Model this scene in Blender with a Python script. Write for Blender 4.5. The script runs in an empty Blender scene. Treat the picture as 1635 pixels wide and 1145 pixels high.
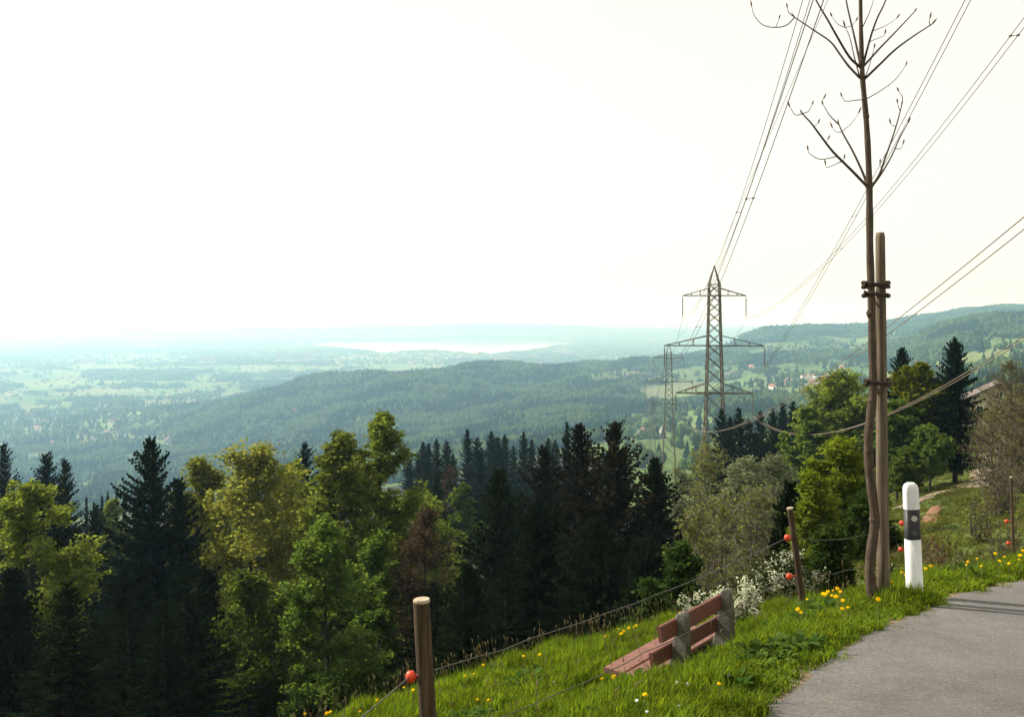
import bpy, math, random
import numpy as np
from mathutils import Vector, Matrix

R = math.radians
SC = bpy.context.scene
COL = SC.collection
# ------------------------------------------------------------------ camera
# eye at the origin; photograph measured at F pixels focal length, eye level on row HY
F, CX, HY = 1604.0, 817.5, 497.0
cam = bpy.data.cameras.new('camera')
cam.sensor_width = 36.0
cam.lens = 36.0 * F / 1635.0
cam.shift_y = -(572.5 - HY) / 1635.0
cam.clip_start = 0.05
cam.clip_end = 90000.0
camo = bpy.data.objects.new('camera', cam)
camo.rotation_euler = (R(90), 0, 0)
COL.objects.link(camo)
SC.camera = camo
# ------------------------------------------------------------------ sky and sun
SUN_AZ, SUN_EL = -60.0, 36.0          # degrees, azimuth left of the view axis
w = bpy.data.worlds.new('World'); SC.world = w; w.use_nodes = True
nt = w.node_tree
bg = nt.nodes['Background']
sky = nt.nodes.new('ShaderNodeTexSky')
sky.sky_type = 'NISHITA'
sky.sun_disc = False
sky.sun_elevation = R(SUN_EL)
sky.sun_rotation = R(SUN_AZ)
sky.altitude = 900
sky.air_density = 1.0
sky.dust_density = 2.0
sky.ozone_density = 0.6
veil = nt.nodes.new('ShaderNodeMix'); veil.data_type = 'RGBA'          # thin even high cloud over the blue
veil.inputs['Factor'].default_value = .85
veil.inputs['B'].default_value = (4.45, 4.2, 3.5, 1)
nt.links.new(sky.outputs[0], veil.inputs['A'])
nt.links.new(veil.outputs['Result'], bg.inputs[0])
bg.inputs[1].default_value = 0.13
sun = bpy.data.lights.new('sun', 'SUN')
sun.energy = 4.2
sun.angle = R(0.6)
sun.color = (1.0, 0.93, 0.82)
suno = bpy.data.objects.new('sun', sun)
sd = Vector((math.sin(R(SUN_AZ)) * math.cos(R(SUN_EL)), math.cos(R(SUN_AZ)) * math.cos(R(SUN_EL)), math.sin(R(SUN_EL))))
suno.rotation_euler = sd.to_track_quat('Z', 'Y').to_euler()
COL.objects.link(suno)
SC.view_settings.view_transform = 'Standard'
SC.view_settings.look = 'None'
SC.view_settings.gamma = 1.0
SC.view_settings.exposure = 0.97
SC.render.engine = 'CYCLES'
SC.cycles.use_denoising = True
SC.cycles.max_bounces = 12
SC.cycles.diffuse_bounces = 3
SC.cycles.transmission_bounces = 4
SC.cycles.transparent_max_bounces = 4
SC.cycles.volume_bounces = 10
HAZE_DENSITY = 1.25e-4

rng = np.random.default_rng(7)
random.seed(7)

# ------------------------------------------------------------------ helpers
def at(px, py, D):
    return Vector(((px - CX) / F * D, D, -(py - HY) / F * D))

def mesh_np(name, v, faces, mats=None, midx=None, smooth=False):
    """faces: list of (n,k) int arrays"""
    me = bpy.data.meshes.new(name)
    v = np.asarray(v, dtype=np.float32).reshape(-1, 3)
    faces = [np.asarray(f, dtype=np.int32) for f in faces if len(f)]
    me.vertices.add(len(v)); me.vertices.foreach_set('co', v.ravel())
    li = np.concatenate([f.ravel() for f in faces])
    tot = np.concatenate([np.full(len(f), f.shape[1], np.int32) for f in faces])
    st = np.concatenate([[0], np.cumsum(tot)[:-1]]).astype(np.int32)
    me.loops.add(len(li)); me.loops.foreach_set('vertex_index', li)
    me.polygons.add(len(tot))
    me.polygons.foreach_set('loop_start', st); me.polygons.foreach_set('loop_total', tot)
    if mats:
        for m in (mats if isinstance(mats, (list, tuple)) else [mats]):
            me.materials.append(m)
    if midx is not None:
        me.polygons.foreach_set('material_index', np.asarray(midx, np.int32))
    me.polygons.foreach_set('use_smooth', np.full(len(tot), smooth))
    me.update(calc_edges=True)
    return me

def ob(name, me, parent=None, loc=None, rz=None):
    o = bpy.data.objects.new(name, me)
    COL.objects.link(o)
    if parent is not None: o.parent = parent
    if loc is not None: o.location = loc
    if rz is not None: o.rotation_euler = (0, 0, rz)
    return o

def tag(o, label, cat, group=None):
    o['label'] = label; o['category'] = cat
    if group: o['group'] = group
    return o

def thing(name, label, cat, loc=(0, 0, 0), rz=0.0, group=None):
    return tag(ob(name, None, None, loc, rz), label, cat, group)

def kind(o, k):
    o['kind'] = k
    return o

class MB:
    """collects boxes, tubes, quads into one mesh"""
    def __init__(s): s.v = []; s.f = {}; s.n = 0
    def add(s, v, f):
        v = np.asarray(v, float).reshape(-1, 3)
        f = np.asarray(f, int)
        s.f.setdefault(f.shape[1], []).append(f + s.n)
        s.v.append(v); s.n += len(v)
    def box(s, c, size, rot=None):
        a = np.array([[x, y, z] for x in (-.5, .5) for y in (-.5, .5) for z in (-.5, .5)]) * np.array(size)
        if rot is not None: a = a @ np.array(rot.to_3x3()).T
        s.add(a + np.array(c), [[0, 1, 3, 2], [4, 6, 7, 5], [0, 4, 5, 1], [2, 3, 7, 6], [0, 2, 6, 4], [1, 5, 7, 3]])
    def tube(s, pts, rad, n=6, cap=True):
        P = np.asarray([tuple(p) for p in pts], float); m = len(P)
        rad = np.broadcast_to(np.asarray(rad, float), (m,))
        T = np.gradient(P, axis=0); T /= np.linalg.norm(T, axis=1)[:, None] + 1e-12
        ref = np.array([0, 0, 1.]) if abs(T[0][2]) < .9 else np.array([1., 0, 0])
        u = np.cross(T[0], ref); u /= np.linalg.norm(u)
        V = []
        ang = np.linspace(0, 2 * np.pi, n, endpoint=False)
        for i in range(m):
            u = u - T[i] * np.dot(u, T[i]); u /= np.linalg.norm(u) + 1e-12
            b = np.cross(T[i], u)
            V.append(P[i] + rad[i] * (np.cos(ang)[:, None] * u + np.sin(ang)[:, None] * b))
        F4 = [[i * n + k, i * n + (k + 1) % n, (i + 1) * n + (k + 1) % n, (i + 1) * n + k] for i in range(m - 1) for k in range(n)]
        s.add(np.concatenate(V), F4)
        if cap:
            base = s.n - m * n
            s.f.setdefault(n, []).append(np.array([list(range(n))[::-1]]) + base)
            s.f.setdefault(n, []).append(np.array([list(range(n))]) + base + (m - 1) * n)
    def lathe(s, prof, n=16, c=(0, 0, 0)):
        ang = np.linspace(0, 2 * np.pi, n, endpoint=False)
        V = np.concatenate([np.stack([r * np.cos(ang), r * np.sin(ang), np.full(n, z)], 1) for r, z in prof]) + np.array(c)
        m = len(prof)
        s.add(V, [[i * n + k, i * n + (k + 1) % n, (i + 1) * n + (k + 1) % n, (i + 1) * n + k] for i in range(m - 1) for k in range(n)])
    def mesh(s, name, mat, smooth=False):
        return mesh_np(name, np.concatenate(s.v), [np.concatenate(f) for f in s.f.values()], mat, None, smooth)
    def build(s, name, mat, parent=None, loc=None, rz=None, smooth=False):
        return ob(name, s.mesh(name, mat, smooth), parent, loc, rz)

def smooth_line(pts, n=4):
    """Catmull-Rom"""
    P = [Vector(p) for p in pts]; out = []
    P = [P[0] * 2 - P[1]] + P + [P[-1] * 2 - P[-2]]
    for i in range(1, len(P) - 2):
        a, b, c, d = P[i - 1:i + 3]
        for k in range(n):
            t = k / n
            out.append(.5 * ((2 * b) + (c - a) * t + (2 * a - 5 * b + 4 * c - d) * t * t + (3 * b - a - 3 * c + d) * t ** 3))
    out.append(P[-2])
    return out

# ------------------------------------------------------------------ materials
def mat_new(name):
    m = bpy.data.materials.new(name); m.use_nodes = True
    n = m.node_tree.nodes; n.clear()
    out = n.new('ShaderNodeOutputMaterial')
    return m, m.node_tree.nodes, m.node_tree.links, out

def ramp(N, L, fac, stops):
    r = N.new('ShaderNodeValToRGB')
    e = r.color_ramp.elements
    while len(e) < len(stops): e.new(.5)
    for k, (p, c) in enumerate(stops):
        e[k].position = p; e[k].color = (*c, 1)
    L.new(fac, r.inputs[0])
    return r.outputs[0]

def noise(N, L, scale, detail=4, rough=.55, coord='Object', stretch=None):
    tc = N.new('ShaderNodeTexCoord'); t = N.new('ShaderNodeTexNoise')
    t.inputs['Scale'].default_value = scale; t.inputs['Detail'].default_value = detail; t.inputs['Roughness'].default_value = rough
    src = tc.outputs[coord]
    if stretch:
        mp = N.new('ShaderNodeMapping'); mp.inputs['Scale'].default_value = stretch
        L.new(src, mp.inputs['Vector']); src = mp.outputs[0]
    L.new(src, t.inputs['Vector'])
    return t.outputs['Fac']

def surf_mat(name, stops, scale=4, rough=.8, bump=0., bscale=None, detail=5, stretch=None, metallic=0., coord='Object', spec=.3):
    m, N, L, out = mat_new(name)
    p = N.new('ShaderNodeBsdfPrincipled')
    f = noise(N, L, scale, detail, .6, coord, stretch)
    L.new(ramp(N, L, f, stops), p.inputs['Base Color'])
    p.inputs['Roughness'].default_value = rough; p.inputs['Metallic'].default_value = metallic
    p.inputs['Specular IOR Level'].default_value = spec
    if bump:
        b = N.new('ShaderNodeBump'); b.inputs['Strength'].default_value = bump; b.inputs['Distance'].default_value = .02
        L.new(noise(N, L, bscale or scale * 3, 6, .7, coord, stretch), b.inputs['Height']); L.new(b.outputs[0], p.inputs['Normal'])
    L.new(p.outputs[0], out.inputs[0])
    return m

def leaf_mat(name, c1, c2, trans=.4, scale=.5, island=True, inst_var=.25, tcol=None):
    m, N, L, out = mat_new(name)
    f = noise(N, L, scale, 3, .6)
    mx = N.new('ShaderNodeMath'); mx.operation = 'ADD'
    L.new(f, mx.inputs[0])
    if island:
        g = N.new('ShaderNodeNewGeometry'); sm = N.new('ShaderNodeMath'); sm.operation = 'MULTIPLY_ADD'
        sm.inputs[1].default_value = .5; sm.inputs[2].default_value = -.25
        L.new(g.outputs['Random Per Island'], sm.inputs[0]); L.new(sm.outputs[0], mx.inputs[1])
    else: mx.inputs[1].default_value = 0
    col = ramp(N, L, mx.outputs[0], [(.25, c1), (.75, c2)])
    oi = N.new('ShaderNodeObjectInfo'); mr = N.new('ShaderNodeMapRange')
    mr.inputs['To Min'].default_value = 1 - inst_var; mr.inputs['To Max'].default_value = 1 + inst_var
    L.new(oi.outputs['Random'], mr.inputs[0])
    hs = N.new('ShaderNodeHueSaturation'); L.new(mr.outputs[0], hs.inputs['Value'])
    hm = N.new('ShaderNodeMath'); hm.operation = 'MULTIPLY'; hm.inputs[1].default_value = 7.31; L.new(oi.outputs['Random'], hm.inputs[0])
    hf = N.new('ShaderNodeMath'); hf.operation = 'FRACT'; L.new(hm.outputs[0], hf.inputs[0])
    hr_ = N.new('ShaderNodeMapRange'); hr_.inputs['To Min'].default_value = .5 - .035 * inst_var; hr_.inputs['To Max'].default_value = .5 + .035 * inst_var; L.new(hf.outputs[0], hr_.inputs[0]); L.new(hr_.outputs[0], hs.inputs['Hue']); L.new(col, hs.inputs['Color'])
    d = N.new('ShaderNodeBsdfDiffuse'); t = N.new('ShaderNodeBsdfTranslucent'); ms = N.new('ShaderNodeMixShader')
    ms.inputs[0].default_value = trans
    L.new(hs.outputs[0], d.inputs[0])
    h2 = N.new('ShaderNodeHueSaturation'); h2.inputs['Hue'].default_value = .495; h2.inputs['Saturation'].default_value = 1.1; h2.inputs['Value'].default_value = 1.5
    L.new(hs.outputs[0], h2.inputs['Color']); L.new(h2.outputs[0], t.inputs[0])
    L.new(d.outputs[0], ms.inputs[1]); L.new(t.outputs[0], ms.inputs[2]); L.new(ms.outputs[0], out.inputs[0])
    return m

M = {}
M['bark'] = surf_mat('bark', [(.3, (.018, .014, .010)), (.7, (.05, .038, .028))], 6, .9, .5, stretch=(1, 1, .2))
M['spruce'] = leaf_mat('spruce needles', (.006, .010, .004), (.016, .023, .009), .15, 1.2)
M['fir'] = leaf_mat('fir needles', (.010, .010, .005), (.024, .021, .011), .15, 1.2)
M['beech'] = leaf_mat('beech leaves', (.095, .13, .024), (.19, .23, .046), .52, .35)
M['beech_olive'] = leaf_mat('olive spring leaves', (.11, .125, .024), (.195, .21, .05), .52, .35)
M['beech_green'] = leaf_mat('green leaves', (.05, .085, .016), (.11, .15, .03), .52, .35)
M['yellow_green'] = leaf_mat('yellow green leaves', (.085, .115, .014), (.175, .20, .03), .5, .35)
M['twig_leaf'] = leaf_mat('sparse olive leaves', (.085, .10, .026), (.165, .18, .052), .4, .6)
M['willow'] = leaf_mat('grey green leaves', (.10, .12, .06), (.19, .21, .11), .35, .6)
M['rust'] = leaf_mat('rusty buds', (.035, .025, .015), (.068, .048, .028), .25, .6)
M['shrub'] = leaf_mat('dark shrub leaves', (.018, .033, .008), (.045, .068, .015), .35, .8)
M['shrubleaf'] = leaf_mat('weed leaves', (.03, .065, .012), (.07, .12, .025), .35, 20, inst_var=.3)
M['blossom'] = leaf_mat('white blossom', (.42, .44, .30), (.68, .68, .54), .3, 3, inst_var=.05)
M['brown_leaf'] = leaf_mat('dry brown leaves', (.10, .06, .03), (.2, .12, .06), .3, 2)
M['twig'] = surf_mat('twigs', [(.3, (.05, .035, .025)), (.7, (.11, .085, .06))], 8, .9)
M['greytwig'] = surf_mat('grey twigs', [(.3, (.09, .07, .055)), (.7, (.17, .14, .11))], 8, .9)
M['grass'] = leaf_mat('grass blades', (.05, .095, .010), (.15, .20, .025), .5, 9, inst_var=.5)
M['slopegrass'] = leaf_mat('olive slope grass', (.045, .062, .012), (.11, .115, .03), .4, 9, inst_var=.45)
M['drygrass'] = leaf_mat('dry grass stalks', (.2, .17, .08), (.34, .29, .15), .3, .9)
M['yellow'] = leaf_mat('dandelion yellow', (.80, .50, .005), (.85, .62, .015), .2, 3, inst_var=.08)
M['stem'] = leaf_mat('flower stem', (.1, .15, .04), (.16, .2, .07), .3, 3)
M['white_petal'] = leaf_mat('white petals', (.7, .7, .66), (.8, .8, .78), .3, 3, inst_var=.05)
M['far_conifer'] = leaf_mat('far conifer', (.016, .030, .016), (.035, .055, .028), .1, .1, False, .35)
M['far_broad'] = leaf_mat('far broadleaf', (.05, .085, .025), (.11, .15, .045), .2, .05, False, .35)
M['asphalt'] = None
M['post'] = surf_mat('weathered post wood', [(.25, (.018, .012, .007)), (.5, (.06, .038, .02)), (.66, (.11, .07, .036)), (.85, (.17, .125, .08))], 42, .85, .7, stretch=(1, 1, .05), detail=8)
M['cutwood'] = surf_mat('cut wood', [(.3, (.3, .23, .15)), (.7, (.48, .4, .28))], 20, .9, .3)
M['stake'] = surf_mat('grey brown stake wood', [(.28, (.05, .037, .024)), (.5, (.14, .108, .07)), (.72, (.24, .19, .13))], 38, .85, .8, stretch=(1, 1, .05), detail=8)
M['youngbark'] = surf_mat('young bark', [(.3, (.045, .03, .02)), (.6, (.10, .07, .045)), (.85, (.17, .13, .09))], 34, .85, .9, stretch=(1, 1, .35), detail=8)
M['rope'] = surf_mat('tarred rope', [(.3, (.02, .014, .01)), (.7, (.06, .04, .025))], 60, .95, .6)
M['bud'] = leaf_mat('leaf bud', (.13, .075, .03), (.25, .16, .07), .35, 9)
M['plank'] = surf_mat('red stained plank shaded', [(.25, (.07, .026, .018)), (.5, (.14, .052, .036)), (.7, (.19, .075, .05)), (.88, (.26, .15, .12))], 11, .75, .35, stretch=(.6, 6, 6))  # bench red darkened for the back planks: their shade is in the colour
M['seatplank'] = surf_mat('sunlit red seat plank', [(.2, (.11, .042, .03)), (.45, (.19, .082, .062)), (.65, (.245, .12, .095)), (.85, (.34, .21, .175))], 11, .65, .4, stretch=(.35, 6, 6), detail=8)  # paler pink copy of the bench red, with the sunlight on the seat painted in
M['concrete'] = surf_mat('mossy concrete', [(.3, (.07, .066, .052)), (.55, (.14, .13, .105)), (.8, (.22, .21, .18))], 9, .95, .7, 40)
M['white_plastic'] = surf_mat('white plastic', [(.25, (.40, .40, .36)), (.42, (.62, .63, .61)), (.7, (.74, .75, .74))], 16, .5, .1, detail=9, stretch=(1, 1, .22))
M['black_band'] = surf_mat('black band', [(.3, (.012, .012, .012)), (.7, (.03, .028, .026))], 20, .5)
M['reflector'] = surf_mat('reflector', [(.3, (.42, .40, .33)), (.7, (.6, .58, .5))], 60, .25, .3, 200)
M['reflector_dull'] = surf_mat('dull reflector', [(.3, (.05, .048, .04)), (.7, (.10, .095, .08))], 60, .35, .3, 200)
M['insulator'] = surf_mat('red plastic', [(.3, (.62, .045, .015)), (.7, (.75, .09, .03))], 30, .4)
M['wire'] = surf_mat('fence wire', [(.3, (.06, .052, .045)), (.7, (.14, .12, .10))], 30, .6, metallic=.3)
M['steel'] = surf_mat('rusted green steel', [(.3, (.055, .055, .04)), (.7, (.12, .105, .075))], 2, .7, metallic=.2)
M['glass_ins'] = surf_mat('brown porcelain', [(.3, (.06, .04, .03)), (.7, (.12, .08, .06))], 2, .3)
M['cable'] = surf_mat('weathered conductor', [(.3, (.14, .10, .07)), (.7, (.24, .18, .13))], .2, .6)
M['wall'] = surf_mat('plaster', [(.3, (.55, .52, .45)), (.7, (.72, .7, .64))], .3, .9)
M['wall_tan'] = surf_mat('tan plaster', [(.3, (.36, .29, .19)), (.7, (.48, .40, .28))], .5, .9)
M['roof'] = surf_mat('clay roof', [(.3, (.20, .085, .055)), (.7, (.34, .15, .10))], .2, .9)
M['roof_grey'] = surf_mat('grey brown roof', [(.3, (.09, .075, .062)), (.7, (.15, .125, .105))], .4, .9)
M['dark_glass'] = surf_mat('window pane', [(.3, (.02, .022, .025)), (.7, (.04, .042, .045))], .5, .2)
M['wood_dark'] = surf_mat('dark timber', [(.3, (.05, .035, .025)), (.7, (.10, .07, .05))], 3, .85)

# ------------------------------------------------------------------ terrain shape
EDGE = np.array([(-14, -34), (-6, -14), (-3.2, -6), (-1.6, -1.5), (-.6, 1.4), (.3, 3.4), (1.21, 5.07), (1.50, 5.55), (2.19, 6.59), (2.84, 7.32),
                 (3.66, 8.23), (4.16, 8.63), (4.52, 8.86), (6, 9.6), (9, 10.8), (14, 12.2), (30, 15), (90, 20)], float)
def edge_dist(x, y):
    x = np.atleast_1d(np.asarray(x, float)); y = np.atleast_1d(np.asarray(y, float))
    best = np.full(x.shape, 1e18); sg = np.ones(x.shape); yn = np.zeros(x.shape)
    for a, b in zip(EDGE[:-1], EDGE[1:]):
        d = b - a; t = np.clip(((x - a[0]) * d[0] + (y - a[1]) * d[1]) / (d @ d), 0, 1)
        qx = a[0] + t * d[0]; qy = a[1] + t * d[1]
        dd = (x - qx) ** 2 + (y - qy) ** 2
        k = dd < best - 1e-12
        best = np.where(k, dd, best); yn = np.where(k, qy, yn)
        cr = d[0] * (y - a[1]) - d[1] * (x - a[0])
        sg = np.where(k, np.where(cr >= 0, 1., -1.), sg)
    return np.sqrt(best) * sg, yn
def road_z(y): return -1.65 - .08 * np.clip(y, -40, 16)
DROP_S = [0, .4, .9, 1.6, 2.2, 3.6, 5, 7, 10, 15, 30, 80]
DROP_Z = [0, .06, .25, .68, .95, 1.29, 1.85, 2.9, 4.8, 7.8, 14, 36]

def P(py, D): return (D, -(py - HY) / F * D)
TAB = {
 -900: [(15, -7), (30, -14), (50, -22), (80, -34), (130, -50), (220, -68), (400, -105), (800, -185), (1500, -295), (2200, -368), (3000, -380), (12500, -380), (14500, -250), (17000, -300), (24000, -360), (40000, -380)],
 0: [(15, -7), (30, -14.5), (50, -23), (80, -35), (130, -50), (220, -68), (400, -105), (800, -185), (1500, -295), (2200, -368), (3000, -380), (13300, -380), P(523, 15200), P(520, 16500), (18500, -330), (24000, -360), (40000, -380)],
 300: [(15, -7), (30, -14.5), (50, -23), (80, -34), (130, -48), (220, -64), (400, -100), (800, -175), (1500, -280), (2200, -340), (2600, -350), P(655, 3300), (4000, -378), (13300, -380), P(526, 15200), P(521, 16500), (18500, -330), (24000, -360), (40000, -380)],
 450: [(15, -7), (30, -14), (50, -22), (80, -33), (130, -46), (220, -60), (400, -95), (800, -165), (1500, -260), (2100, -305), (2500, -322), P(615, 3400), (4300, -372), (9000, -380), (13500, -380), P(524, 15500), P(521, 16500), (18500, -330), (24000, -360), (40000, -380)],
 600: [(15, -6.8), (30, -14), (50, -22), (80, -32), (130, -43), (220, -54), (400, -90), (800, -155), (1500, -240), (2300, -290), P(628, 2900), P(592, 3400), (4500, -368), (8800, -380), (13800, -380), P(520, 16200), (18500, -320), (24000, -360), (40000, -380)],
 750: [(15, -6.8), (30, -14), (50, -21.5), (80, -30), (130, -40), (220, -50), (400, -86), (800, -148), (1500, -215), (2300, -268), P(622, 2900), P(585, 3500), (4600, -366), (8800, -380), (13800, -380), P(514, 16200), (18500, -310), (24000, -360), (40000, -380)],
 900: [(15, -6.6), (30, -13), (50, -20.5), (80, -29), (130, -39), (220, -49), (400, -84), (800, -140), (1200, -165), P(705, 1600), P(660, 2300), P(615, 3000), P(579, 3700), (4900, -362), (8800, -380), (13600, -380), P(518, 16000), (18500, -320), (24000, -360), (40000, -380)],
 1050: [(15, -6.2), (30, -11.5), (50, -18.5), (80, -26), (130, -36), (220, -50), (400, -82), (800, -132), P(715, 1200), P(690, 1600), P(645, 2500), P(606, 3200), P(573, 4000), (5300, -350), (8800, -379), (12600, -380), P(530, 15000), (18500, -330), (24000, -360), (40000, -380)],
 1200: [(15, -5.4), (30, -9.5), (50, -15), (80, -22), (130, -32), (180, -41), (400, -80), (800, -120), P(660, 1600), P(620, 2400), P(588, 3000), P(562, 4000), P(528, 5200), (6800, -230), (9000, -375), (12500, -380), P(528, 15000), (18500, -330), (40000, -380)],
 1300: [(15, -5.0), (30, -8.4), (50, -13), (80, -19.5), (130, -29), (200, -40), (400, -75), (800, -115), P(655, 1600), P(622, 2300), P(582, 3000), P(552, 4000), P(516, 5000), (7000, -230), (9500, -375), (12500, -380), P(530, 15000), (18500, -330), (40000, -380)],
 1400: [(15, -4.7), (30, -7.4), (50, -11), (80, -16), (130, -24), (200, -34), (400, -66), (800, -100), P(630, 1500), P(592, 2500), P(562, 3500), P(540, 4500), P(517, 5500), (7500, -220), (10000, -370), (40000, -380)],
 1500: [(15, -4.6), (30, -6.8), (45, -9.6), (60, -12.4), (75, -14.2), (95, -16.6), (130, -19.5), (200, -26), (400, -56), (700, -80), P(632, 1200), P(582, 2000), P(522, 3000), (3900, -85), P(499, 5500), (8000, -200), (11000, -370), (40000, -380)],
 1570: [(15, -4.6), (30, -6.6), (45, -9.2), (60, -11.6), (80, -14.2), (100, -16.4), (130, -18.8), (200, -23), (400, -48), (700, -70), P(622, 1200), P(562, 2000), P(506, 2900), (3900, -60), P(491, 5500), (8000, -190), (11000, -370), (40000, -380)],
 1640: [(15, -4.6), (30, -6.4), (45, -8.8), (60, -11), (80, -13.8), (100, -16), (130, -18.6), (200, -22), (400, -46), (700, -64), P(612, 1200), P(560, 2000), P(512, 2900), (3900, -50), P(489, 5500), (8000, -190), (11000, -370), (40000, -380)],
 2300: [(15, -4.4), (30, -6), (60, -9), (100, -12), (200, -12), (400, -28), (1200, -50), (2900, 0), (3900, -20), (5500, 70), (8000, -100), (40000, -380)],
}
LG = np.linspace(math.log(4), math.log(45000), 420)
_px = sorted(TAB)
_TH = np.array([math.atan((p - CX) / F) for p in _px])
_tb = []
for p in _px:
    a = np.array(TAB[p]); z = np.interp(LG, np.log(a[:, 0]), a[:, 1])
    k = np.exp(-.5 * (np.arange(-6, 7) / 2.2) ** 2); k /= k.sum()
    _tb.append(np.convolve(np.pad(z, 6, mode='edge'), k, 'valid'))
_tb = np.array(_tb)
_THF = np.linspace(_TH[0], _TH[-1], 600)
_tf = np.stack([np.interp(_THF, _TH, _tb[:, j]) for j in range(len(LG))], 0)   # LG x TH
_k = np.exp(-.5 * (np.arange(-14, 15) / 6.) ** 2); _k /= _k.sum()
_tf = np.stack([np.convolve(np.pad(r_, 14, mode='edge'), _k, 'valid') for r_ in _tf], 0)
def wav(x, y, seed, wl):
    g = np.random.default_rng(seed); o = 0
    for k in range(7):
        a = g.uniform(0, 2 * np.pi); ph = g.uniform(0, 6.28); q = 2 * np.pi / (wl * g.uniform(.6, 1.6))
        o = o + np.sin((x * np.cos(a) + y * np.sin(a)) * q + ph)
    return o / 7 ** .5
def height(x, y):
    x = np.atleast_1d(np.asarray(x, float)); y = np.atleast_1d(np.asarray(y, float))
    s, yn = edge_dist(x, y)
    near = road_z(yn) - np.interp(s, DROP_S, DROP_Z)
    near = near + np.clip(s - .3, 0, 1) * .035 * (wav(x, y, 1, 1.1) + wav(x, y, 2, .45) * .4)
    near = near - .16 * np.exp(-(((x - 1.45) / .75) ** 2 + ((y - 8.15) / .75) ** 2))
    th = np.arctan2(x, y); r = np.hypot(x, y)
    D = np.maximum(r * np.cos(np.clip(np.abs(th), 0, .47)), 4.1)
    tx = np.clip((th - _THF[0]) / (_THF[1] - _THF[0]), 0, 598.999); ly = np.clip((np.log(D) - LG[0]) / (LG[1] - LG[0]), 0, len(LG) - 1.001)
    i = ly.astype(int); j = tx.astype(int); fi = ly - i; fj = tx - j
    zt = (_tf[i, j] * (1 - fi) * (1 - fj) + _tf[i + 1, j] * fi * (1 - fj) + _tf[i, j + 1] * (1 - fi) * fj + _tf[i + 1, j + 1] * fi * fj)
    bump = np.clip((zt + 372) / 40, 0, 1) * np.clip((D - 900) / 900, 0, 1) * np.clip((9000 - D) / 3000, 0, 1)
    zt = zt + bump * (8 * wav(x, y, 3, 420) + 4 * wav(x, y, 4, 160))
    zt = zt + np.clip((D - 13800) / 1500, 0, 1) * 14 * wav(x, y, 5, 1800)
    zt = zt + np.clip(D / 60, 0, 1) * .25 * wav(x, y, 6, 9) * (D < 400)
    wgt = np.clip((s - 6) / 10, 0, 1); wgt = wgt * wgt * (3 - 2 * wgt)
    z = near * (1 - wgt) + zt * wgt
    return np.where(s < 0, road_z(y) - .04, z)
def hz(x, y): return float(height(x, y)[0])
def ground_at(px, D):
    x = (px - CX) / F * D
    return Vector((x, D, hz(x, D)))

# ---- ground sheet: polar about the viewpoint, fine inside the view
th = np.concatenate([np.linspace(-180, -62, 40, endpoint=False), np.linspace(-62, -32, 50, endpoint=False),
                     np.linspace(-32, 32, 370, endpoint=False), np.linspace(32, 62, 50, endpoint=False), np.linspace(62, 180, 40, endpoint=False)])
th = np.radians(th); nt_ = len(th)
rr = np.exp(np.linspace(math.log(.8), math.log(42000), 340))
TT, RR = np.meshgrid(th, rr)
GX, GY = RR * np.sin(TT), RR * np.cos(TT)
GZ = height(GX.ravel(), GY.ravel())
V = np.stack([GX.ravel(), GY.ravel(), GZ], 1)
idx = np.arange(len(rr) * nt_).reshape(len(rr), nt_)
nx = np.roll(idx, -1, 1)
Q = np.stack([idx[:-1], nx[:-1], nx[1:], idx[1:]], -1).reshape(-1, 4)[:, ::-1]
cen = V[Q].mean(1)
V = np.concatenate([V, [[0, 0, road_z(0.) - .04]]]); tri = np.stack([np.full(nt_, len(V) - 1), nx[0], idx[0]], 1)[:, ::-1]
cs, _ = edge_dist(cen[:, 0], cen[:, 1])
cpx = CX + F * cen[:, 0] / np.maximum(cen[:, 1], .1); cD = cen[:, 1]
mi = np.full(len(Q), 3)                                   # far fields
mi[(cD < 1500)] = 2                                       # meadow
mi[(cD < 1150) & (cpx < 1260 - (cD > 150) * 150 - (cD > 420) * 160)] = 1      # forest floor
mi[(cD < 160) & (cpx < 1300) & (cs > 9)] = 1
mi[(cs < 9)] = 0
meadow_wob = wav(cen[:, 0], cen[:, 1], 11, 14)

def field_mat():
    m, N, L, out = mat_new('far fields')
    tc = N.new('ShaderNodeTexCoord'); mp = N.new('ShaderNodeMapping'); mp.inputs['Scale'].default_value = (1 / 260, 1 / 420, 0)
    mp.inputs['Rotation'].default_value = (0, 0, .5)
    v = N.new('ShaderNodeTexVoronoi'); v.inputs['Scale'].default_value = 1
    L.new(tc.outputs['Object'], mp.inputs[0]); L.new(mp.outputs[0], v.inputs['Vector'])
    sp = N.new('ShaderNodeSeparateColor'); L.new(v.outputs['Color'], sp.inputs[0])
    c = ramp(N, L, sp.outputs[0], [(0, (.075, .12, .045)), (.25, (.11, .165, .06)), (.45, (.15, .20, .07)), (.62, (.09, .14, .055)), (.78, (.15, .18, .07)), (.9, (.14, .145, .075)), (1, (.10, .15, .055))])
    n2 = noise(N, L, .004, 6, .65)
    mx = N.new('ShaderNodeMix'); mx.data_type = 'RGBA'; mx.blend_type = 'MULTIPLY'; mx.inputs['Factor'].default_value = 1
    L.new(c, mx.inputs['A']); L.new(ramp(N, L, n2, [(.3, (.6, .6, .6)), (.7, (1.25, 1.25, 1.2))]), mx.inputs['B'])
    d = N.new('ShaderNodeBsdfDiffuse'); L.new(mx.outputs['Result'], d.inputs[0]); L.new(d.outputs[0], out.inputs[0])
    return m
M['fields'] = field_mat()
M['soil_grass'] = surf_mat('soil under grass', [(.3, (.03, .05, .010)), (.6, (.055, .09, .016)), (.85, (.07, .07, .03))], 3, 1., .6, 30, spec=.05)
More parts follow.
